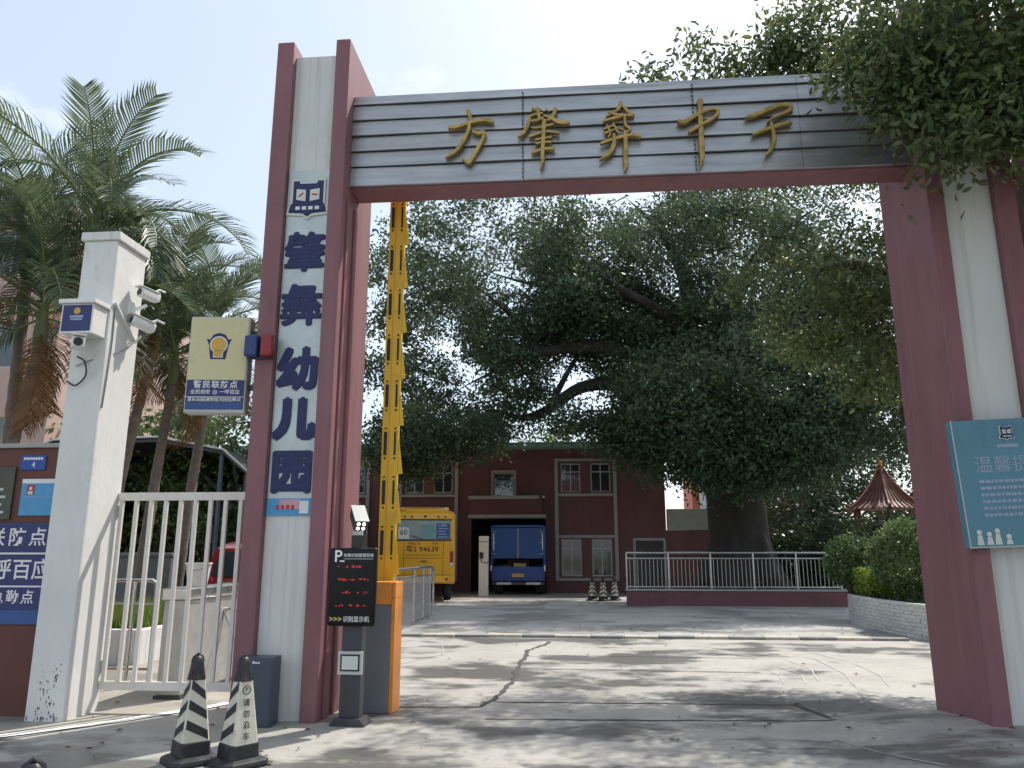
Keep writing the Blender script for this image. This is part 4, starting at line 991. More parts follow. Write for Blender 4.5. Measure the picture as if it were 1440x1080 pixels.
b = MB(); b.box(-0.14,0.0,-0.19,-0.121,1.30,1.52); b.build('handset', M['black_plastic'], ev, bevel=0.02)
cable('cable', [(-0.08,-0.16,1.30),(-0.05,-0.18,1.18),(0.1,-0.15,1.15),(0.19,-0.1,1.2)], 0.014, M['cable_black'], ev)

# three striped posts in front of the school
for k,(x,y,lab) in enumerate([(0.36,25.7,'far striped cone by school wall, leftmost of three'),(0.70,25.5,'far striped cone by school wall, middle of three'),(1.08,25.8,'far striped cone by school wall, rightmost of three')]):
    make_cone(lab, (x,y,0), R(40+12*k), 0.98, group='striped cones by the school wall')

# ------------------------------------------------------------------ ramp wall with railing
rwl = thing('ramp_wall', 'low maroon ramp wall in front of the fig tree', 'wall', (1.32,23.3,0))
b = MB(); b.box(0,6.2,0,0.2,-0.02,0.42); b.build('wall_body', M['school_red'], rwl, bevel=0.01)
b = MB(); b.box(-0.03,6.23,-0.03,0.23,0.422,0.47); b.build('coping', M['grey_trim'], rwl, bevel=0.008)
rl_ = thing('ramp_railing', 'long stainless railing with thin bars on the ramp wall', 'railing', (1.32,23.4,0.47))
b = MB(); b.tube([(0.02,0,1.03),(6.1,0,1.03)], 0.032, 10); b.build('top_rail', M['stainless'], rl_, smooth=True)
b = MB(); b.tube([(0.02,0,0.87),(6.1,0,0.87)], 0.022, 10); b.build('mid_rail', M['stainless'], rl_, smooth=True)
b = MB(); b.tube([(0.02,0,0.06),(6.1,0,0.06)], 0.022, 10); b.build('bottom_rail', M['stainless'], rl_, smooth=True)
pm = MB().tube([(0,0,0),(0,0,1.03)], 0.028, 10).mesh('post', 0, True); bmesh_ = MB().tube([(0,0,0.06),(0,0,0.87)], 0.011, 6).mesh('bar', 0, True)
for k in range(6): put('post', pm, M['stainless'], rl_).location = (0.02+k*1.216,0,0)
for k in range(52): put('bar', bmesh_, M['dull_steel'], rl_).location = (0.12+k*0.115,0.0,0)

# slanting stainless balustrade beside the bus
br_ = thing('balustrade', 'stainless balustrade with close bars rising beside the drive to the bus', 'railing')
A0 = Vector((-3.60,15.2,0)); A1 = Vector((-3.55,18.75,0))
def on(t, z): p = A0.lerp(A1, t); return (p.x, p.y, z)
def htop(t): return 1.17+0.0*t
b = MB(); b.tube([on(-0.05,htop(-0.05))]+[on(t,htop(t)) for t in (0.3,0.6,0.95)]+[on(1.0,htop(1.0)-0.02),on(1.03,htop(1)-0.10),on(1.035,0.6),on(1.035,0.02)], 0.032, 10); b.build('hand_rail', M['stainless'], br_, smooth=True)
b = MB(); b.tube([on(0,htop(0)-0.16),on(0.93,htop(0.93)-0.18)], 0.02, 8); b.build('mid_rail', M['stainless'], br_, smooth=True)
b = MB(); b.tube([on(0,0.06),on(0.93,0.06)], 0.02, 8); b.build('bottom_rail', M['stainless'], br_, smooth=True)
for t in (0.0,0.45,0.72,0.93): MB().tube([on(t,0),on(t,htop(t)-0.02)], 0.026, 8).build('post', M['stainless'], br_, smooth=True)
for k in range(34):
    t = 0.02+k*0.0272
    MB().tube([on(t,0.06),on(t,htop(t)-0.17)], 0.010, 6).build('bar', M['dull_steel'], br_, smooth=True)

# ------------------------------------------------------------------ brick planter
pt = thing('brick_planter', 'curved white painted brick planter below the clipped bushes', 'planter')
path = [(9.2,19.3),(7.4,19.25),(6.45,19.05),(5.98,18.5),(5.84,17.6),(5.82,16.4),(5.92,15.2),(6.25,14.3),(6.9,13.7),(8.2,13.5)]
PP = []
for i in range(len(path)-1):
    a = Vector(path[max(i-1,0)]); p1 = Vector(path[i]); p2 = Vector(path[i+1]); c = Vector(path[min(i+2,len(path)-1)])
    for k in range(12):
        t = k/12; PP.append(0.5*((2*p1)+(p2-a)*t+(2*a-5*p1+4*p2-c)*t*t+(3*p1-a-3*p2+c)*t**3))
PP.append(Vector(path[-1]))
acc = [0]
for i in range(1,len(PP)): acc.append(acc[-1]+(PP[i]-PP[i-1]).length)
def at_s(s_):
    for i in range(1,len(acc)):
        if acc[i] >= s_:
            t = (s_-acc[i-1])/(acc[i]-acc[i-1]); d = (PP[i]-PP[i-1]).normalized(); return PP[i-1].lerp(PP[i],t), d
    return PP[-1], (PP[-1]-PP[-2]).normalized()
core = MB(); n = 60; inn = []; out = []
for k in range(n+1):
    p, d = at_s(acc[-1]*k/n); nr = Vector((-d.y,d.x))   # left of travel = inside
    inn.append(p+nr*0.20); out.append(p+nr*0.012)
V = [(q.x,q.y,z_) for z_ in (-0.02,0.60) for L_ in (out,inn) for q in L_]; m_ = n+1
F = []
for k in range(n):
    F += [(k,k+1,2*m_+k+1,2*m_+k),(m_+k+1,m_+k,3*m_+k,3*m_+k+1),(2*m_+k,2*m_+k+1,3*m_+k+1,3*m_+k)]
core.add(V,F); core.build('core_wall', M['mortar'], pt)
bw = MB().box(-0.105,0.105,0,0.10,0,0.062).mesh('brick', 0.006); bw.materials.append(M['brick_white'])
rb = random.Random(8); vis0, vis1 = acc[-1]*0.13, acc[-1]*0.70
rows = 9; cnt = 0
far = MB()
for r_ in range(rows):
    s_ = 0.0+(0.11 if r_ % 2 else 0)
    while s_ < acc[-1]:
        p, d = at_s(s_); ang = math.atan2(d.y,d.x); zz = 0.004+r_*0.067+rb.uniform(-0.002,0.002); off = rb.uniform(-0.006,0.006)
        nr = Vector((-d.y,d.x)); p = p+nr*off
        if vis0 < s_ < vis1 and cnt < 300:
            o = bpy.data.objects.new('brick', bw); col.objects.link(o); o.parent = pt
            o.location = (p.x,p.y,zz); o.rotation_euler = (0,0,ang+rb.uniform(-0.02,0.02)); cnt += 1
        else:
            far.cbox((p.x+nr.x*0.05,p.y+nr.y*0.05,zz+0.031), (0.21,0.10,0.062), rz=ang)
        s_ += 0.222
tag(far.build('brick_rest', M['brick_white'], pt), kind='stuff')
sl = MB(); sl.add([(q.x,q.y,0.50) for q in inn], [tuple(range(m_))]); sl.build('soil', M['soil'], pt)

# ------------------------------------------------------------------ things behind the barred gate
ts = thing('turnstile', 'stainless entrance turnstile cabinet behind the barred gate', 'turnstile', (-4.33,8.2,0))
b = MB(); b.box(-0.13,0.13,0,1.5,0.04,1.0); b.build('housing', M['dull_steel'], ts, bevel=0.01)
b = MB(); b.box(-0.16,0.16,-0.04,1.54,1.002,1.13); b.build('top', M['stainless'], ts, bevel=0.03, seg=3, smooth=True)
b = MB(); b.box(-0.15,0.15,-0.02,1.52,0.0,0.038); b.build('foot', M['dark_grey'], ts)
b = MB(); b.lathe([(0.08,1.132),(0.08,1.138)], (0,0.08,0), 20); b.build('reader_ring', M['paper'], ts)
b = MB(); b.tube([(0.13,0.9,0.85),(0.6,0.92,0.85)], 0.018, 8); b.tube([(0.13,0.9,0.85),(0.3,0.92,0.45)], 0.018, 8); b.build('arm', M['stainless'], ts, smooth=True)
bk = thing('white_bucket', 'white plastic bucket standing on the turnstile', 'bucket', (-4.27,8.52,1.13))
b = MB(); b.lathe([(0.10,0.002),(0.135,0.24),(0.145,0.245),(0.145,0.262),(0.128,0.262),(0.095,0.012)], n=24); b.build('tub', M['white_enamel'], bk, smooth=True)
cable('handle', [(0.14,0,0.24),(0.10,-0.12,0.20),(0,-0.17,0.18),(-0.10,-0.12,0.20),(-0.14,0,0.24)], 0.005, M['cable'], bk)
hr = thing('queue_rail', 'short stainless queue rail left of the turnstile', 'railing', (-5.5,9.0,0))
b = MB(); b.tube([(-0.3,0,1.18),(0.44,0,1.18),(0.49,0,1.14),(0.50,0,1.0),(0.50,0,0)], 0.025, 10); b.build('rail', M['stainless'], hr, smooth=True)
for xx in (-0.05,0.22): MB().tube([(xx,0,0),(xx,0,1.17)], 0.022, 8).build('post', M['stainless'], hr, smooth=True)
for zz in (0.92,0.18):
    b = MB(); b.tube([(-0.3,0,zz),(0.5,0,zz)], 0.016, 8); b.build('cross_rail', M['stainless'], hr, smooth=True)
lw = thing('low_planter', 'low white planter with grass behind the barred gate', 'planter', (-6.2,10.6,0))
b = MB(); b.box(-1.6,0.15,0,0.15,-0.02,0.46); b.box(0.0,0.15,0.152,3.2,-0.02,0.46); b.build('wall_body', M['white_render'], lw, bevel=0.012)
b = MB(); b.box(-1.6,0.0,0.152,3.2,-0.02,0.40); b.build('soil', M['soil'], lw)
for k,(x,y,lab) in enumerate([(-8.55,14.5,'grey green wheeled bin behind the low planter, nearer the gatepost'),(-7.95,14.4,'grey green wheeled bin behind the low planter, nearer the turnstile')]):
    bn = thing('wheeled_bin', lab, 'bin', (x,y,0), R(10*k), 'bins behind the barred gate')
    b = MB(); b.loft([[(-0.2,-0.22,0.08),(0.2,-0.22,0.08),(0.2,0.22,0.08),(-0.2,0.22,0.08)],[(-0.26,-0.30,1.42),(0.26,-0.30,1.42),(0.26,0.30,1.42),(-0.26,0.30,1.42)]]); b.build('tub', M['bin_grey'], bn, bevel=0.03)
    b = MB(); b.box(-0.28,0.28,-0.33,0.33,1.425,1.50); b.build('lid', M['bin_grey'], bn, bevel=0.025)
    for sx in (-1,1): MB().lathe([(0.08,sx*0.17-0.02),(0.08,sx*0.17+0.02)], (0,0.2,0.08), 14, 'X').build('wheel', M['rubber'], bn)
cpn = thing('carport', 'dark carport roof far behind the barred gate and palms', 'carport', (-11.1,19.3,0)); cpn.scale = (1.46,1.2,1.36)
arc = [(-3.2,2.7),(-2.0,3.25),(0.0,3.28),(1.25,3.02),(1.75,2.58)]
b = MB(); b.prism(arc+[(x,z+0.05) for x,z in arc[::-1]], 0, 7.0); b.build('roof_sheet', M['awning'], cpn)
b = MB()
for yy in (0.05,2.3,4.6,6.9): b.prism([(x,z-0.06) for x,z in arc]+[(x,z-0.003) for x,z in arc[::-1]], yy, yy+0.05)
tag(b.build('rafters', M['dark_grey'], cpn), kind='stuff')
b = MB(); b.tube([(x,-0.01,z+0.03) for x,z in arc], 0.022, 6); b.build('edge_trim', M['frame_grey'], cpn)
for xx,zz in ((-3.1,2.66),(1.2,2.96)):
    for yy in (0.1,3.4,6.8): MB().tube([(xx,yy,0),(xx,yy,zz)], 0.045, 10).build('post', M['slate'] if yy < 1 else M['dark_grey'], cpn, smooth=True)
b = MB(); b.box(-3.2,1.7,7.02,7.12,0,3.2); b.build('back_panel', M['dark_grey'], cpn)  # dark back put in for the deep shade inside
b = MB(); b.box(1.66,1.74,0.05,7.0,0,2.57); b.build('side_panel', M['dark_grey'], cpn)  # closed side added to block sun from the right
b = MB(); b.box(-3.28,-3.2,0.05,7.0,0,2.69); b.build('side_panel', M['dark_grey'], cpn)  # far side closed as well, added to darken the interior
car = thing('red_car', 'dark red car parked behind the barred gate beside the left tower', 'car', (-5.75,17.5,0), math.pi)
prof = [(0.0,0.42),(0.02,0.80),(0.12,0.98),(0.95,1.10),(1.65,1.62),(2.1,1.72),(3.4,1.70),(3.95,1.58),(4.25,1.05),(4.35,0.75),(4.32,0.36),(0.05,0.30)]
def ringx(x, tuck):
    return [(x*(1.0 if z < 1.08 else tuck), y, z) for y, z in prof]
b = MB(); b.loft([ringx(-0.80,0.86),ringx(-0.90,0.84),ringx(0.90,0.84),ringx(0.80,0.86)]); b.build('body', M['car_red'], car, bevel=0.03, smooth=True)
b = MB(); b.add([(-0.66,1.02,1.145),(0.66,1.02,1.145),(0.60,1.60,1.60),(-0.60,1.60,1.60)], [(0,1,2,3)]); o = b.build('windscreen', M['glass_dark'], car, fix=False); o.location = (0,-0.012,0.02)
for sx in (-1,1):
    b = MB(); b.cbox((sx*0.68,0.06,0.84), (0.34,0.14,0.16), rz=sx*0.25); b.build('headlight', M['frame_grey'], car, bevel=0.03)
    b = MB(); b.cbox((sx*0.98,1.25,1.22), (0.2,0.1,0.14)); b.build('mirror', M['car_red'], car, bevel=0.03)
    wheel(car, sx*0.78, 0.85, 0.34, 0.22); wheel(car, sx*0.78, 3.45, 0.34, 0.22)
    b = MB(); b.add([(sx*0.775,1.45,1.14),(sx*0.775,3.9,1.14),(sx*0.765,3.6,1.58),(sx*0.765,1.95,1.60)], [(0,1,2,3)]); o = b.build('side_window', M['glass_dark'], car, fix=False); o.location = (sx*0.02,0,0)
for sx in (-1,1):
    b = MB(); b.cbox((sx*0.72,4.26,0.98), (0.24,0.14,0.20)); b.build('tail_light', M['red_lens'], car, bevel=0.03)
b = MB(); b.add([(-0.66,4.235,1.10),(0.66,4.235,1.10),(0.62,4.0,1.52),(-0.62,4.0,1.52)], [(3,2,1,0)]); o = b.build('rear_window', M['glass_dark'], car, fix=False); o.location = (0,0.03,0)
b = MB(); b.box(-0.85,0.85,4.28,4.42,0.36,0.58); b.build('rear_bumper', M['car_red'], car, bevel=0.04)
b = MB(); b.box(-0.45,0.45,-0.02,0.05,0.55,0.78); b.build('grille', M['black_plastic'], car, bevel=0.02)
b = MB(); b.box(-0.85,0.85,-0.06,0.10,0.34,0.52); b.build('bumper', M['car_red'], car, bevel=0.04)

# ------------------------------------------------------------------ far buildings and pavilion
pk = thing('pink_building', 'pale pink apartment block far left behind the palms', 'building', (-19.3,22,0))
hl = [(-3.6+c*2.0,-2.4+c*2.0,1.0+r_*3.1,2.5+r_*3.1) for r_ in range(4) for c in range(3)]
b = MB(); wall_cells(b,-6,3.0,0,12.6,0,0.25,hl); b.box(2.75,3.0,0.252,9,0,12.6); b.box(-6,2.74,8.9,9,0,12.6); b.build('wall', M['pink_bld'], pk)
for h in hl: window(pk,*h,0.1,1)
b = MB(); b.box(-6.2,3.2,-0.2,9.2,12.602,12.85); b.build('roof', M['grey_trim'], pk)
ob = thing('orange_building', 'orange building with white columns beyond the fig tree', 'building', (10.6,44,0))
b = MB(); b.box(-4,4,0.3,6,0,2.4); b.box(-4,4,2.2,6,2.402,6.0); b.build('wall', M['orange_bld'], ob)
b = MB(); b.box(-4,4,0.28,0.42,2.403,3.1); b.build('balcony_rail', M['orange_bld'], ob)
for k in range(8): MB().lathe([(0.24,2.41),(0.2,2.6),(0.19,5.4),(0.25,5.6)], (-3.6+k*1.02,0.75,0), 14).build('column', M['white_render'], ob, smooth=True)
b = MB(); b.box(-4.1,4.1,0.2,6.1,6.002,6.4); b.build('roof', M['white_render'], ob)
pav = thing('pavilion', 'small red tiled pavilion roof behind the clipped bushes', 'pavilion', (11.3,30,0)); pav.scale = (0.84,0.84,0.99)
nseg = 6
pr = [(0.08,4.70),(0.36,4.25),(0.80,3.75),(1.30,3.33),(1.70,3.12)]
b = MB()
rings = [[(r_*math.cos(6.2832*k/nseg+0.3), r_*math.sin(6.2832*k/nseg+0.3), z_) for k in range(nseg)] for r_, z_ in pr[::-1]]
b.loft(rings); rf = b.build('roof', M['roof_tile'], pav)
for k in range(nseg):
    a = 6.2832*k/nseg+0.3
    MB().tube([(r_*math.cos(a), r_*math.sin(a), z_+0.03) for r_, z_ in pr]+[(1.82*math.cos(a),1.82*math.sin(a),3.25)], 0.05, 6).build('ridge', M['roof_ridge'], rf)
    for q in range(1,7):
        u = q/7; a2 = 6.2832*(k+1)/nseg+0.3; pts = []
        for r_, z_ in pr[1:]:
            pts.append(((r_*math.cos(a))*(1-u)+(r_*math.cos(a2))*u, (r_*math.sin(a))*(1-u)+(r_*math.sin(a2))*u, z_+0.02))
        MB().tube(pts, 0.035, 5).build('tile_row', M['roof_tile'], rf)
    MB().tube([(1.3*math.cos(a),1.3*math.sin(a),0),(1.3*math.cos(a),1.3*math.sin(a),3.28)], 0.09, 12).build('column', M['roof_ridge'], pav, smooth=True)
b = MB(); b.lathe([(0.10,4.5),(0.16,4.62),(0.07,4.72),(0.13,4.86),(0.05,4.98),(0.01,5.12)], n=12); b.build('finial', M['gold_print'], pav, smooth=True)
b = MB(); b.lathe([(1.7,0.0),(1.7,0.25),(1.6,0.25)], n=6); b.build('plinth', M['grey_trim'], pav)
# ------------------------------------------------------------------ vegetation
RG = np.random.default_rng(5)
def leaf_cloud(P, L, W, rng, droop=0.25, spread=None):
    n = len(P)
    d = rng.normal(size=(n,3)); d[:,2] -= droop*1.6
    if spread is not None: d += spread
    d /= np.linalg.norm(d,axis=1)[:,None]+1e-9
    r = rng.normal(size=(n,3)); r[:,2] *= 0.5
    s = np.cross(d,r); s /= np.linalg.norm(s,axis=1)[:,None]+1e-9
    nn = np.cross(s,d)
    k = rng.uniform(0.65,1.3,n)[:,None]
    V = np.empty((n,4,3))
    V[:,0] = P; V[:,1] = P + d*L*0.5*k + s*W*0.5*k + nn*W*0.12; V[:,2] = P + d*L*k; V[:,3] = P + d*L*0.5*k - s*W*0.5*k + nn*W*0.12
    return V.reshape(-1,3)
def leaf_cloud6(P, L, W, rng, droop=0.25):
    """pointed oval leaves folded along the midrib"""
    n = len(P)
    d = rng.normal(size=(n,3)); d[:,2] -= droop*1.6; d /= np.linalg.norm(d,axis=1)[:,None]+1e-9
    r = rng.normal(size=(n,3)); r[:,2] *= 0.5
    s = np.cross(d,r); s /= np.linalg.norm(s,axis=1)[:,None]+1e-9
    nn = np.cross(s,d); k = rng.uniform(0.6,1.25,n)[:,None]
    V = np.empty((n,6,3)); fold = nn*W*0.16*k
    V[:,0] = P; V[:,3] = P + d*L*k - nn*L*0.12*k
    for i,(a,w) in {1:(0.28,0.46),2:(0.66,0.40)}.items():
        V[:,i] = P + d*L*a*k + s*W*w*k + fold; V[:,6-i] = P + d*L*a*k - s*W*w*k + fold
    V = V.reshape(-1,3); b = np.arange(n)[:,None]*6
    F = np.concatenate([b+np.array([0,1,2,3]), b+np.array([0,3,4,5])])
    return V, F
def ell_points(rng, n, c, r, shell=0.45, gap=0.0, gscale=0.5, zmin=None):
    out = []
    c = np.array(c); r = np.array(r)
    while len(out) < n:
        v = rng.normal(size=3); v /= np.linalg.norm(v)
        p = c + v*r*(rng.uniform(shell**3,1)**(1/3))
        if zmin is not None and p[2] < zmin: continue
        if gap and noise.noise(Vector(p)*gscale) < gap-0.5: continue
        out.append(p)
    return np.array(out)
def clump_points(rng, C, per, rad, flat=0.65):
    n = len(C)
    s = rng.normal(size=(n*per,3))*np.array([1,1,flat])*rad*0.5*np.repeat(rng.uniform(0.7,1.25,n),per)[:,None]
    return np.repeat(C,per,axis=0)+s
def twigs(b, skel, C, r0=0.035, nside=5, add=True, sag=0.1, rng=RG):
    """join every leaf clump to the nearest piece of branch"""
    S = np.array([s_[:3] for s_ in skel]); Rr = np.array([s_[3] for s_ in skel])
    order = np.argsort([np.min(np.linalg.norm(S-c,axis=1)) for c in C])
    for i in order:
        c = C[i]; dd = np.linalg.norm(S-c,axis=1) + np.maximum(0, S[:,2]-c[2])*0.8
        j = int(np.argmin(dd)); a = S[j]; L = np.linalg.norm(c-a)
        if L < 0.15: continue
        r = min(Rr[j]*0.7, r0*(0.6+0.25*L)); 
        m1 = a+(c-a)*0.35+rng.normal(size=3)*L*0.08+np.array([0,0,L*sag]); m2 = a+(c-a)*0.7+rng.normal(size=3)*L*0.08+np.array([0,0,L*sag*0.6])
        b.tube([a,m1,m2,c],[r,r*0.75,r*0.5,r*0.2],nside,cap=False)
        if add:
            S = np.vstack([S,m1,m2,c]); Rr = np.concatenate([Rr,[r*0.75,r*0.5,r*0.25]])
def smooth_limb(pts, k=5):
    P = [np.array(p,float) for p in pts]; Q = []
    for i in range(len(P)-1):
        p0 = P[max(i-1,0)]; p1 = P[i]; p2 = P[i+1]; p3 = P[min(i+2,len(P)-1)]
        for q in range(k):
            t = q/k; Q.append(0.5*((2*p1)+(p2-p0)*t+(2*p0-5*p1+4*p2-p3)*t*t+(3*p1-p0-3*p2+p3)*t**3))
    Q.append(P[-1]); return Q
def tree(name, label, base, limbs, blobs, per, rad, L, W, lm, bm_, group=None, seed=1, shell=0.45, r0=0.035, droop=0.25, gap=0.0, gscale=0.5, flat=0.65, cat='tree', trunk_name='trunk', fine=False):
    """limbs: polylines of (x,y,z,r) in world metres; blobs: (centre, radii, clumps)"""
    rng = np.random.default_rng(seed)
    t = thing(name, label, cat, base, 0, group); o = np.array(list(base))
    tb = MB(); skel = []
    for i, lim in enumerate(limbs):
        Q = smooth_limb(lim)
        nq = len(Q); tip = min(lim[-1][3], 0.03) < lim[-1][3] and lim[-1][2] > 1.0
        rad_ = [max(q[3]*(1.0 if not tip else min(1.0, max(0.06, (nq-1-k)/(0.35*nq)))),0.006) for k, q in enumerate(Q)]
        tb.tube([q[:3]-o for q in Q],rad_,14 if i == 0 else 9)
        skel += [tuple(q[:3]-o)+(q[3],) for q in Q[(5 if i == 0 else 0):]]
    C = np.concatenate([ell_points(rng,n,c,r,shell,gap,gscale) for c,r,n in blobs])-o
    twigs(tb, skel, C, r0, 5, rng=rng)
    tb.build(trunk_name, bm_, t, smooth=True, fix=False)
    P = clump_points(rng,C,per,rad,flat)
    ctr = C.mean(0); 
    if fine: V, F = leaf_cloud6(P,L,W,rng,droop)
    else:
        V = leaf_cloud(P,L,W,rng,droop); F = np.arange(len(V)).reshape(-1,4)
    put('crown', np_mesh('crown',V,F), lm, t)
    return t

# the great fig in the yard
fig_limbs = [
 [(5.25,26,-0.1,1.75),(5.2,26,0.5,1.25),(5.15,26,1.6,1.0),(5.1,26,3.0,0.92),(4.8,25.9,5.0,0.80),(4.45,25.6,6.5,0.66),(4.15,25.5,8.0,0.50),(3.95,25.5,8.9,0.38)],
 [(4.75,25.8,5.2,0.55),(3.6,25.2,6.3,0.42),(2.9,24.9,6.9,0.34),(1.9,24.6,7.8,0.28),(0.46,24.4,8.1,0.23),(-1.24,24.2,7.85,0.19),(-2.7,24.0,7.2,0.14),(-4.0,23.8,6.5,0.09)],
 [(4.6,25.9,5.6,0.50),(2.95,25.6,6.4,0.32),(1.4,25.4,7.0,0.25),(0.1,25.3,6.9,0.20),(-1.0,25.2,6.15,0.17),(-1.75,25.2,5.9,0.14),(-2.7,25.1,6.1,0.10),(-4.2,25.0,6.3,0.05)],
 [(3.95,25.5,8.8,0.33),(2.7,25.3,10.0,0.24),(1.0,25.0,10.6,0.17),(-1.2,24.8,10.4,0.12),(-3.4,24.5,11.0,0.06)],
 [(3.95,25.5,8.9,0.30),(3.7,25.6,11.0,0.22),(3.0,25.8,12.7,0.15),(1.85,26,14.1,0.08)],
 [(4.1,25.5,8.2,0.36),(5.3,25.3,9.8,0.27),(6.1,25.2,11.2,0.21),(7.1,25,12.2,0.15),(8.4,24.8,13.0,0.08)],
 [(4.5,25.7,6.8,0.36),(6.4,25.0,8.4,0.24),(8.8,24.4,9.4,0.16),(11.2,24,9.6,0.08)],
 [(4.3,25.6,7.6,0.30),(3.0,24.5,9.0,0.2),(1.7,23.6,9.6,0.14),(0.2,22.8,10.4,0.07)],
 [(-1.2,24.2,7.85,0.14),(-2.0,24.0,9.0,0.1),(-3.2,23.8,10.0,0.06)],
 [(-1.0,25.2,6.15,0.12),(-0.2,25.1,7.6,0.08),(0.4,25.0,8.6,0.04)],
 [(4.9,25.6,4.6,0.40),(6.8,24.2,5.6,0.24),(9.0,23.4,6.0,0.14),(11.5,23,6.2,0.07)],
 [(4.8,25.5,5.0,0.36),(3.6,23.6,5.6,0.22),(2.2,22.2,5.8,0.12)]]
for a in (0.3,1.2,2.2,3.3,4.2,5.3):      # buttress roots
    fig_limbs.append([(5.2+0.6*math.cos(a),26+0.6*math.sin(a),2.2,0.30),(5.2+1.1*math.cos(a),26+1.1*math.sin(a),0.8,0.34),(5.2+2.0*math.cos(a),26+2.0*math.sin(a),0.0,0.16)])
tree('fig_tree','huge spreading dark fig tree filling the view through the gate',(5.2,26,0),fig_limbs,
     [((3.8,26.6,10.9),(6.7,4.6,3.9),680),((-2.6,26.0,10.8),(5.4,4.0,3.6),300),((-4.4,25.4,7.0),(3.6,3.4,2.3),160),((-5.6,25.6,5.2),(1.9,2.4,1.2),70),((9.2,27.6,9.0),(5.0,3.2,4.2),210),
      ((4.4,23.6,5.7),(4.4,3.2,2.4),330),((5.4,22.8,4.4),(2.6,1.9,1.1),110),((8.4,24.2,6.2),(4.4,3.2,1.7),190),((2.2,24.0,5.3),(1.7,1.8,0.8),50),((1.0,26.6,9.6),(4.0,3.2,1.8),80),((1.0,23.4,9.4),(2.6,1.2,0.9),24),((0.9,24.6,5.6),(1.9,2.2,0.8),26)],
     130,0.74,0.15,0.075,M['leaf_fig'],M['bark'],seed=3,shell=0.3,r0=0.03,gap=0.36,gscale=0.4,flat=0.6)

# nearer tree behind the right tower, leaning over the beam
near_limbs = [[(6.4,10.4,-0.1,0.30),(6.3,10.4,1.5,0.24),(6.1,10.2,3.4,0.21),(5.8,9.8,5.2,0.17),(5.6,9.2,7.0,0.12),(5.5,8.8,9.0,0.06)],
 [(6.1,10.2,3.6,0.15),(5.0,10.4,4.6,0.11),(4.0,10.5,5.4,0.08),(3.3,10.4,5.3,0.01)],
 [(5.9,10,4.6,0.14),(5.2,8.6,6.0,0.10),(4.6,7.4,6.8,0.05),(4.0,6.8,7.0,0.01)],
 [(5.7,9.6,5.8,0.12),(4.6,9.2,7.2,0.08),(3.6,8.9,7.4,0.04),(2.6,8.8,7.3,0.02),(1.2,8.8,7.25,0.005)],
 [(5.6,9.4,6.2,0.11),(5.6,7.6,7.4,0.07),(5.4,6.6,7.5,0.01)],
 [(5.8,9.9,5.4,0.13),(5.2,11.4,7.4,0.09),(4.0,12.4,8.4,0.06),(2.2,12.9,8.7,0.02)]]
tree('overhanging_tree','leafy tree hanging over the right end of the beam',(6.4,10.4,0),near_limbs,
     [((5.1,9.2,8.3),(2.5,2.4,1.9),120),((4.9,6.9,7.3),(1.75,0.95,1.6),120),((3.2,6.75,6.15),(0.65,0.4,0.6),30),((3.5,6.7,5.35),(0.4,0.3,0.45),18),((4.3,6.65,5.65),(0.8,0.4,0.65),40),
      ((3.7,10.6,4.95),(1.5,1.0,1.0),64),((4.5,10.3,4.3),(1.0,1.0,1.0),44),((2.85,8.8,7.75),(0.5,0.35,0.35),18),((1.15,8.8,7.42),(0.2,0.2,0.14),2),((1.6,8.8,7.62),(0.2,0.2,0.24),3),((2.15,8.8,7.5),(0.3,0.2,0.2),4),((3.4,8.9,7.0),(0.7,0.6,0.8),24),((1.9,8.8,7.05),(1.0,0.25,0.15),8),((5.0,12.3,8.5),(2.6,1.8,1.2),115),((2.9,12.7,8.7),(1.9,1.2,0.7),36)],
     96,0.38,0.10,0.043,M['leaf_near'],M['bark2'],seed=8,shell=0.2,r0=0.014,droop=0.4,fine=True)

tree('corner_shade_tree','leafy tree at top right, unseen crown added to shade the right tower',(8.8,3.4,0),
     [[(8.8,3.4,-0.1,0.32),(8.7,3.5,2.0,0.26),(8.3,3.7,4.2,0.22),(7.6,4.2,6.2,0.16),(6.8,4.6,8.0,0.07)],[(8.3,3.7,4.4,0.15),(7.2,5.4,5.8,0.10),(5.4,6.5,6.0,0.03)],
      [(8.0,3.9,5.2,0.15),(6.4,2.6,7.0,0.10),(4.6,1.6,7.7,0.04)],[(8.0,3.9,5.0,0.14),(8.2,2.4,6.6,0.08),(7.4,1.0,7.8,0.03)]],
     [((5.2,6.6,5.8),(1.1,0.6,0.9),50),((6.6,4.6,8.3),(2.6,2.6,1.5),130),((7.6,4.2,5.6),(2.2,2.4,2.2),130),((4.6,1.6,7.8),(3.0,2.4,1.1),150),((7.4,1.2,6.4),(2.0,2.0,1.8),70)],  # first clump shows; the rest added out of view to dim the right tower
     85,0.42,0.11,0.048,M['leaf_near'],M['bark2'],seed=9,shell=0.2,r0=0.014,droop=0.4,fine=True)

# background trees
def simple_tree(name, label, x, y, h, rx, rz_, n, per, lm, seed, rad=1.0, L=0.22, W=0.11, group='trees behind the school'):
    limbs = [[(x,y,-0.1,0.22),(x+0.1,y,h*0.3,0.17),(x,y+0.1,h*0.55,0.12),(x+0.2,y,h*0.8,0.05)]]
    for k in range(5):
        a = k*1.26+seed; limbs.append([(x,y,h*0.4,0.10),(x+0.5*rx*math.cos(a),y+0.5*rx*math.sin(a),h*0.6,0.06),(x+0.8*rx*math.cos(a),y+0.8*rx*math.sin(a),h*0.7,0.02)])
    tree(name,label,(x,y,0),limbs,[((x,y,h-rz_),(rx,rx,rz_),n)],per,rad,L,W,lm,M['bark2'],group,seed,0.3,0.02,cat='tree')
simple_tree('background_tree','pale green tree rising over the school roof by its middle window',-1.0,42,8.6,3.2,2.6,80,60,M['leaf_back'],21)
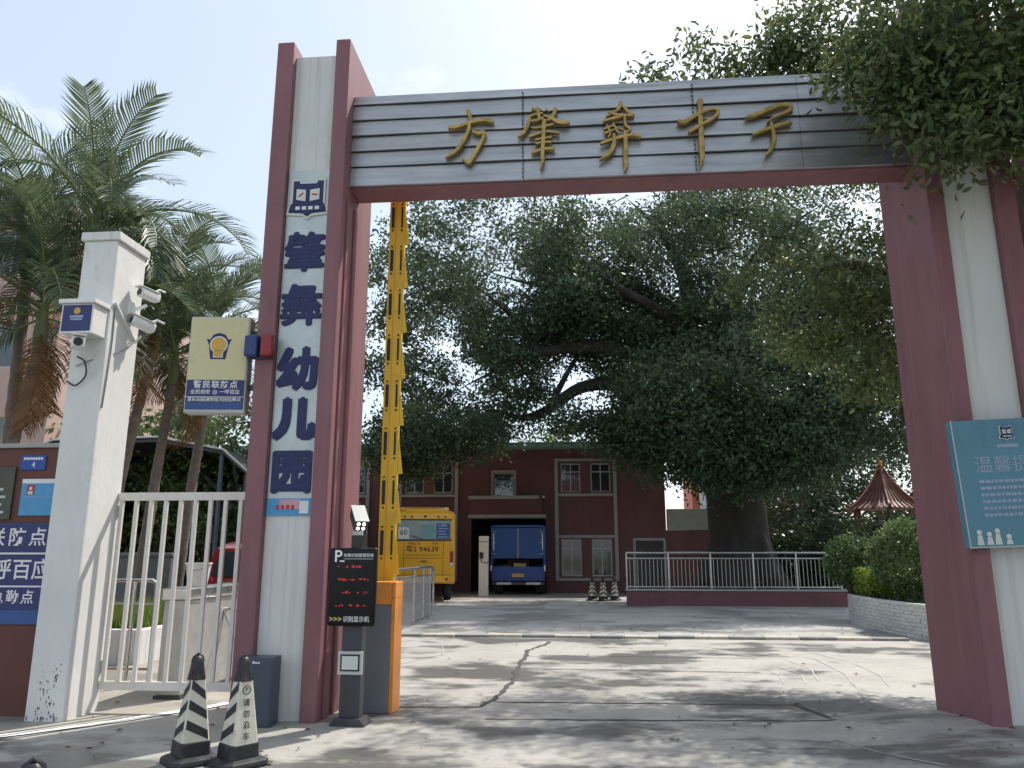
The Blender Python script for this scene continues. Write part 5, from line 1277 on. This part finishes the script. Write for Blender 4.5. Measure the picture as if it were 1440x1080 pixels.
simple_tree('background_tree','pale green tree behind the left end of the school roof',-9.0,43,9.5,3.6,3.2,90,60,M['leaf_back'],22)
simple_tree('background_tree','dark round tree between the orange building and the pavilion',9.4,36,5.6,2.2,2.3,90,70,M['leaf_dark'],23)
simple_tree('background_tree','dark tall tree behind the pavilion roof',14.2,37,7.2,3.2,3.2,110,70,M['leaf_dark'],24)
simple_tree('background_tree','green tree behind the carport by left tower',-9.6,21.5,6.4,2.6,2.5,100,80,M['leaf_back'],25,0.9,0.17,0.09)
simple_tree('background_tree','leafy tree between the palms far behind the gatepost',-13.5,24,6.5,3.0,2.6,90,70,M['leaf_back'],26)

# shrubs
def shrub(name, label, c, r, n, per, rad, L, W, lm, seed, group=None, shell=0.86, stems=5):
    rng = np.random.default_rng(seed)
    base = (c[0],c[1],0.50 if c[1] < 20 else 0.0)
    t = thing(name,label,'bush',base,0,group); o = np.array(base)
    C = ell_points(rng,n,c,r,shell)-o
    C = C[C[:,2] > 0.05]
    b = MB(); sk = []
    for k in range(stems):
        a = k*6.28/stems; p = [(0.06*math.cos(a),0.06*math.sin(a),0),(0.25*r[0]*math.cos(a),0.25*r[1]*math.sin(a),(c[2]-o[2])*0.5),(0.5*r[0]*math.cos(a),0.5*r[1]*math.sin(a),(c[2]-o[2])*1.0)]
        b.tube(p,[0.035,0.028,0.015],7); sk += [q+(0.02,) for q in p[1:]]
    twigs(b, sk, C[::3], 0.01, 4, rng=rng)
    b.build('stem', M['bark2'], t, smooth=True, fix=False)
    P = clump_points(rng,C,per,rad,0.9); sp = (P-(np.array(c)-o)); sp /= np.linalg.norm(sp,axis=1)[:,None]
    V = leaf_cloud(P,L,W,rng,-0.1,sp*1.2)
    put('foliage', np_mesh('foliage',V,np.arange(len(V)).reshape(-1,4)), lm, t)
shrub('clipped_bush','large round clipped bush in planter nearest the right tower',(6.60,16.5,1.42),(0.70,0.70,0.68),620,20,0.10,0.07,0.042,M['leaf_bush'],31,'round clipped bushes')
shrub('clipped_bush','smaller round clipped bush in planter beside the lime hedge',(6.12,18.55,1.32),(0.50,0.50,0.50),400,20,0.10,0.07,0.042,M['leaf_bush'],32,'round clipped bushes')
rng = np.random.default_rng(33)
hg = thing('lime_hedge','low yellow green hedge between the two round bushes','hedge',(6.35,17.65,0.5))
P = np.stack([rng.uniform(-0.4,0.45,5200), rng.uniform(-0.6,0.45,5200), 0.05+0.62*rng.uniform(0,1,5200)**0.6],1)
V = leaf_cloud(P,0.06,0.035,rng,-0.4); put('foliage', np_mesh('foliage',V,np.arange(len(V)).reshape(-1,4)), M['leaf_lime'], hg)
b = MB()
for k in range(9): b.tube([(rng.uniform(-0.3,0.3),rng.uniform(-0.4,0.3),0),(rng.uniform(-0.3,0.3),rng.uniform(-0.4,0.3),0.55)],0.012,5)
b.build('stem', M['bark2'], hg)
P = np.stack([rng.uniform(-0.35,1.6,2600), rng.uniform(-2.6,0.9,2600), rng.uniform(0,0.16,2600)],1)
ug = put('planter_ground_cover', np_mesh('ground_cover',leaf_cloud(P,0.09,0.045,rng,-0.5),np.arange(2600*4).reshape(-1,4)), M['leaf_dark']); ug.location = (6.4,17.6,0.5)
tag(ug,'dark leafy ground cover filling the brick planter','ground cover',kind='stuff')
for k,(x,y,r_,lab) in enumerate([(7.2,28.3,1.3,'dark shrub at the right foot of the fig trunk'),(8.9,27.6,1.6,'dark shrub behind the middle of the ramp railing'),(10.7,27.4,1.55,'dark shrub in front of the pavilion columns'),(12.9,27.8,1.8,'dark shrub right of the pavilion steps')]):
    shrub('dark_shrub',lab,(x,y,r_*0.85),(r_,r_*0.8,r_*0.85),120,50,0.5,0.15,0.08,M['leaf_dark'],40+k,'shrubs behind the ramp',0.4)
# grass in the low planter behind the bars
n = 5000
P = np.stack([rng.uniform(-7.75,-6.25,n), rng.uniform(10.8,13.7,n), np.full(n,0.40)],1)
V = np.empty((n,3,3)); a = rng.uniform(0,6.28,n); hgt = rng.uniform(0.12,0.42,n); w = 0.012
V[:,0] = P+np.stack([np.cos(a)*w,np.sin(a)*w,0*a],1); V[:,1] = P-np.stack([np.cos(a)*w,np.sin(a)*w,0*a],1); V[:,2] = P+np.stack([rng.normal(0,0.08,n),rng.normal(0,0.08,n),hgt],1)
gr = put('grass', np_mesh('grass',V.reshape(-1,3),np.arange(n*3).reshape(-1,3)), M['grass'])
tag(gr,'tall bright grass growing in the low white planter','grass',kind='stuff')

# ------------------------------------------------------------------ palms
def frond_mesh(length, n, droop, rng, lw=0.028, leaf=0.62):
    b = MB(); pts = []; e = 0.0; p = np.zeros(3); step = length/14; rad = []
    ang = 0.0
    for i in range(15):
        pts.append(p.copy()); rad.append(0.022*(1-i/15)+0.003)
        ang -= droop*(0.3+1.4*i/14)/14
        p = p+np.array([math.cos(ang),0,math.sin(ang)])*step
    b.cur = 1; b.tube(pts,rad,5); b.cur = 0
    T = np.array(pts)
    for k in range(n):
        t = 0.12+0.87*k/(n-1); x = t*14; i = min(int(x),13); q = T[i]+(T[i+1]-T[i])*(x-i); d = T[i+1]-T[i]; d = d/np.linalg.norm(d); up = np.array([-d[2],0,d[0]])
        ll = leaf*(math.sin(math.pi*(0.12+0.80*t))**0.7)*rng.uniform(0.85,1.1)
        for s_ in (-1,1):
            side = np.array([0,s_,0]); f = d*0.62+side*0.72+up*(0.32+rng.uniform(-0.1,0.1)); f = f/np.linalg.norm(f)
            m1 = q+f*ll*0.55+np.array([0,0,-0.05*ll]); m2 = q+f*ll*0.92+np.array([0,0,-0.34*ll*rng.uniform(0.6,1.2)])
            wv = np.cross(f,up); wv = wv/np.linalg.norm(wv)*lw
            b.add([q-wv*0.4,q+wv*0.4,m1+wv*0.5,m1-wv*0.5,m2],[(0,1,2,3),(3,2,4)])
    me = b.mesh('frond', fix=False)
    return me
rf_ = np.random.default_rng(17)
FR = [frond_mesh(2.3,44,dr,rf_) for dr in (1.2,1.7,2.2,2.7)]
for f in FR: f.materials.append(M['frond']); f.materials.append(M['rachis'])
FD = [frond_mesh(1.9,34,dr,rf_,0.024,0.5) for dr in (1.5,2.2)]
for f in FD: f.materials.append(M['frond_brown']); f.materials.append(M['frond_brown'])
def palm(label, base, hub, r0, nf, nd, seed, s=1.0):
    rr = random.Random(seed)
    t = thing('palm_tree',label,'palm',base,0,'feather palms left of the gate'); o = Vector(base); h = Vector(hub)-o
    b = MB(); n = 34; pts = []; rad = []
    for k in range(n):
        u = k/(n-1); p = Vector((h.x*u**1.5,h.y*u**1.5,h.z*u*0.86)); pts.append(p); rad.append(r0*(1-0.35*u)*(1.10 if k % 2 else 1.0))
    b.tube(pts,rad,10); b.build('trunk', M['palm_trunk'], t, smooth=True)
    b = MB(); a = pts[-1]; b.tube([a,a.lerp(h,0.35),a.lerp(h,0.8),h+Vector((0,0,0.15))],[r0*0.78,r0*0.95,r0*0.6,r0*0.25],10); b.build('crownshaft', M['palm_sheath'], t, smooth=True)
    for k in range(nf):
        az = k*2.39996+rr.uniform(-0.3,0.3); u = k/nf; el = R(82-95*u+rr.uniform(-8,8))
        o_ = put('frond', FR[min(3,int(u*2.2)+rr.randint(0,1))], None, t); o_.location = h-Vector((0,0,0.25*u)); o_.rotation_euler = (rr.uniform(-0.3,0.3),-el,az); q = s*rr.uniform(0.85,1.12); o_.scale = (q,q,q)
    for k in range(nd):
        az = rr.uniform(0,6.28); o_ = put('dry_frond', FD[k % 2], None, t); o_.location = h-Vector((0,0,0.4)); o_.rotation_euler = (rr.uniform(-0.4,0.4),R(rr.uniform(10,55)),az); q = s*rr.uniform(0.8,1.05); o_.scale = (q,q,q)
palm('tall palm directly behind the white gatepost with dry fronds',(-7.4,11.4,0),(-7.75,11,6.75),0.13,21,3,1,1.08)
palm('tall palm at the left picture edge with arching fronds',(-9.6,12.2,0),(-9.6,12,7.1),0.13,21,2,2,1.1)
palm('shorter palm above the russet wall left of the gatepost',(-8.3,10.2,0),(-8.05,10.5,5.2),0.11,18,3,3,0.95)
palm('slender palm between the gatepost and the light box',(-7.75,14.6,0),(-7.55,15,6.35),0.12,18,2,4,0.95)
palm('low palm with dry fronds right behind the gatepost cameras',(-7.7,13.2,0),(-7.3,13,5.2),0.11,18,3,5,0.9)
palm('palm whose leaning trunk shows under the gatepost arm',(-7.9,12.3,0),(-7.25,12.2,5.7),0.11,17,2,6,0.95)
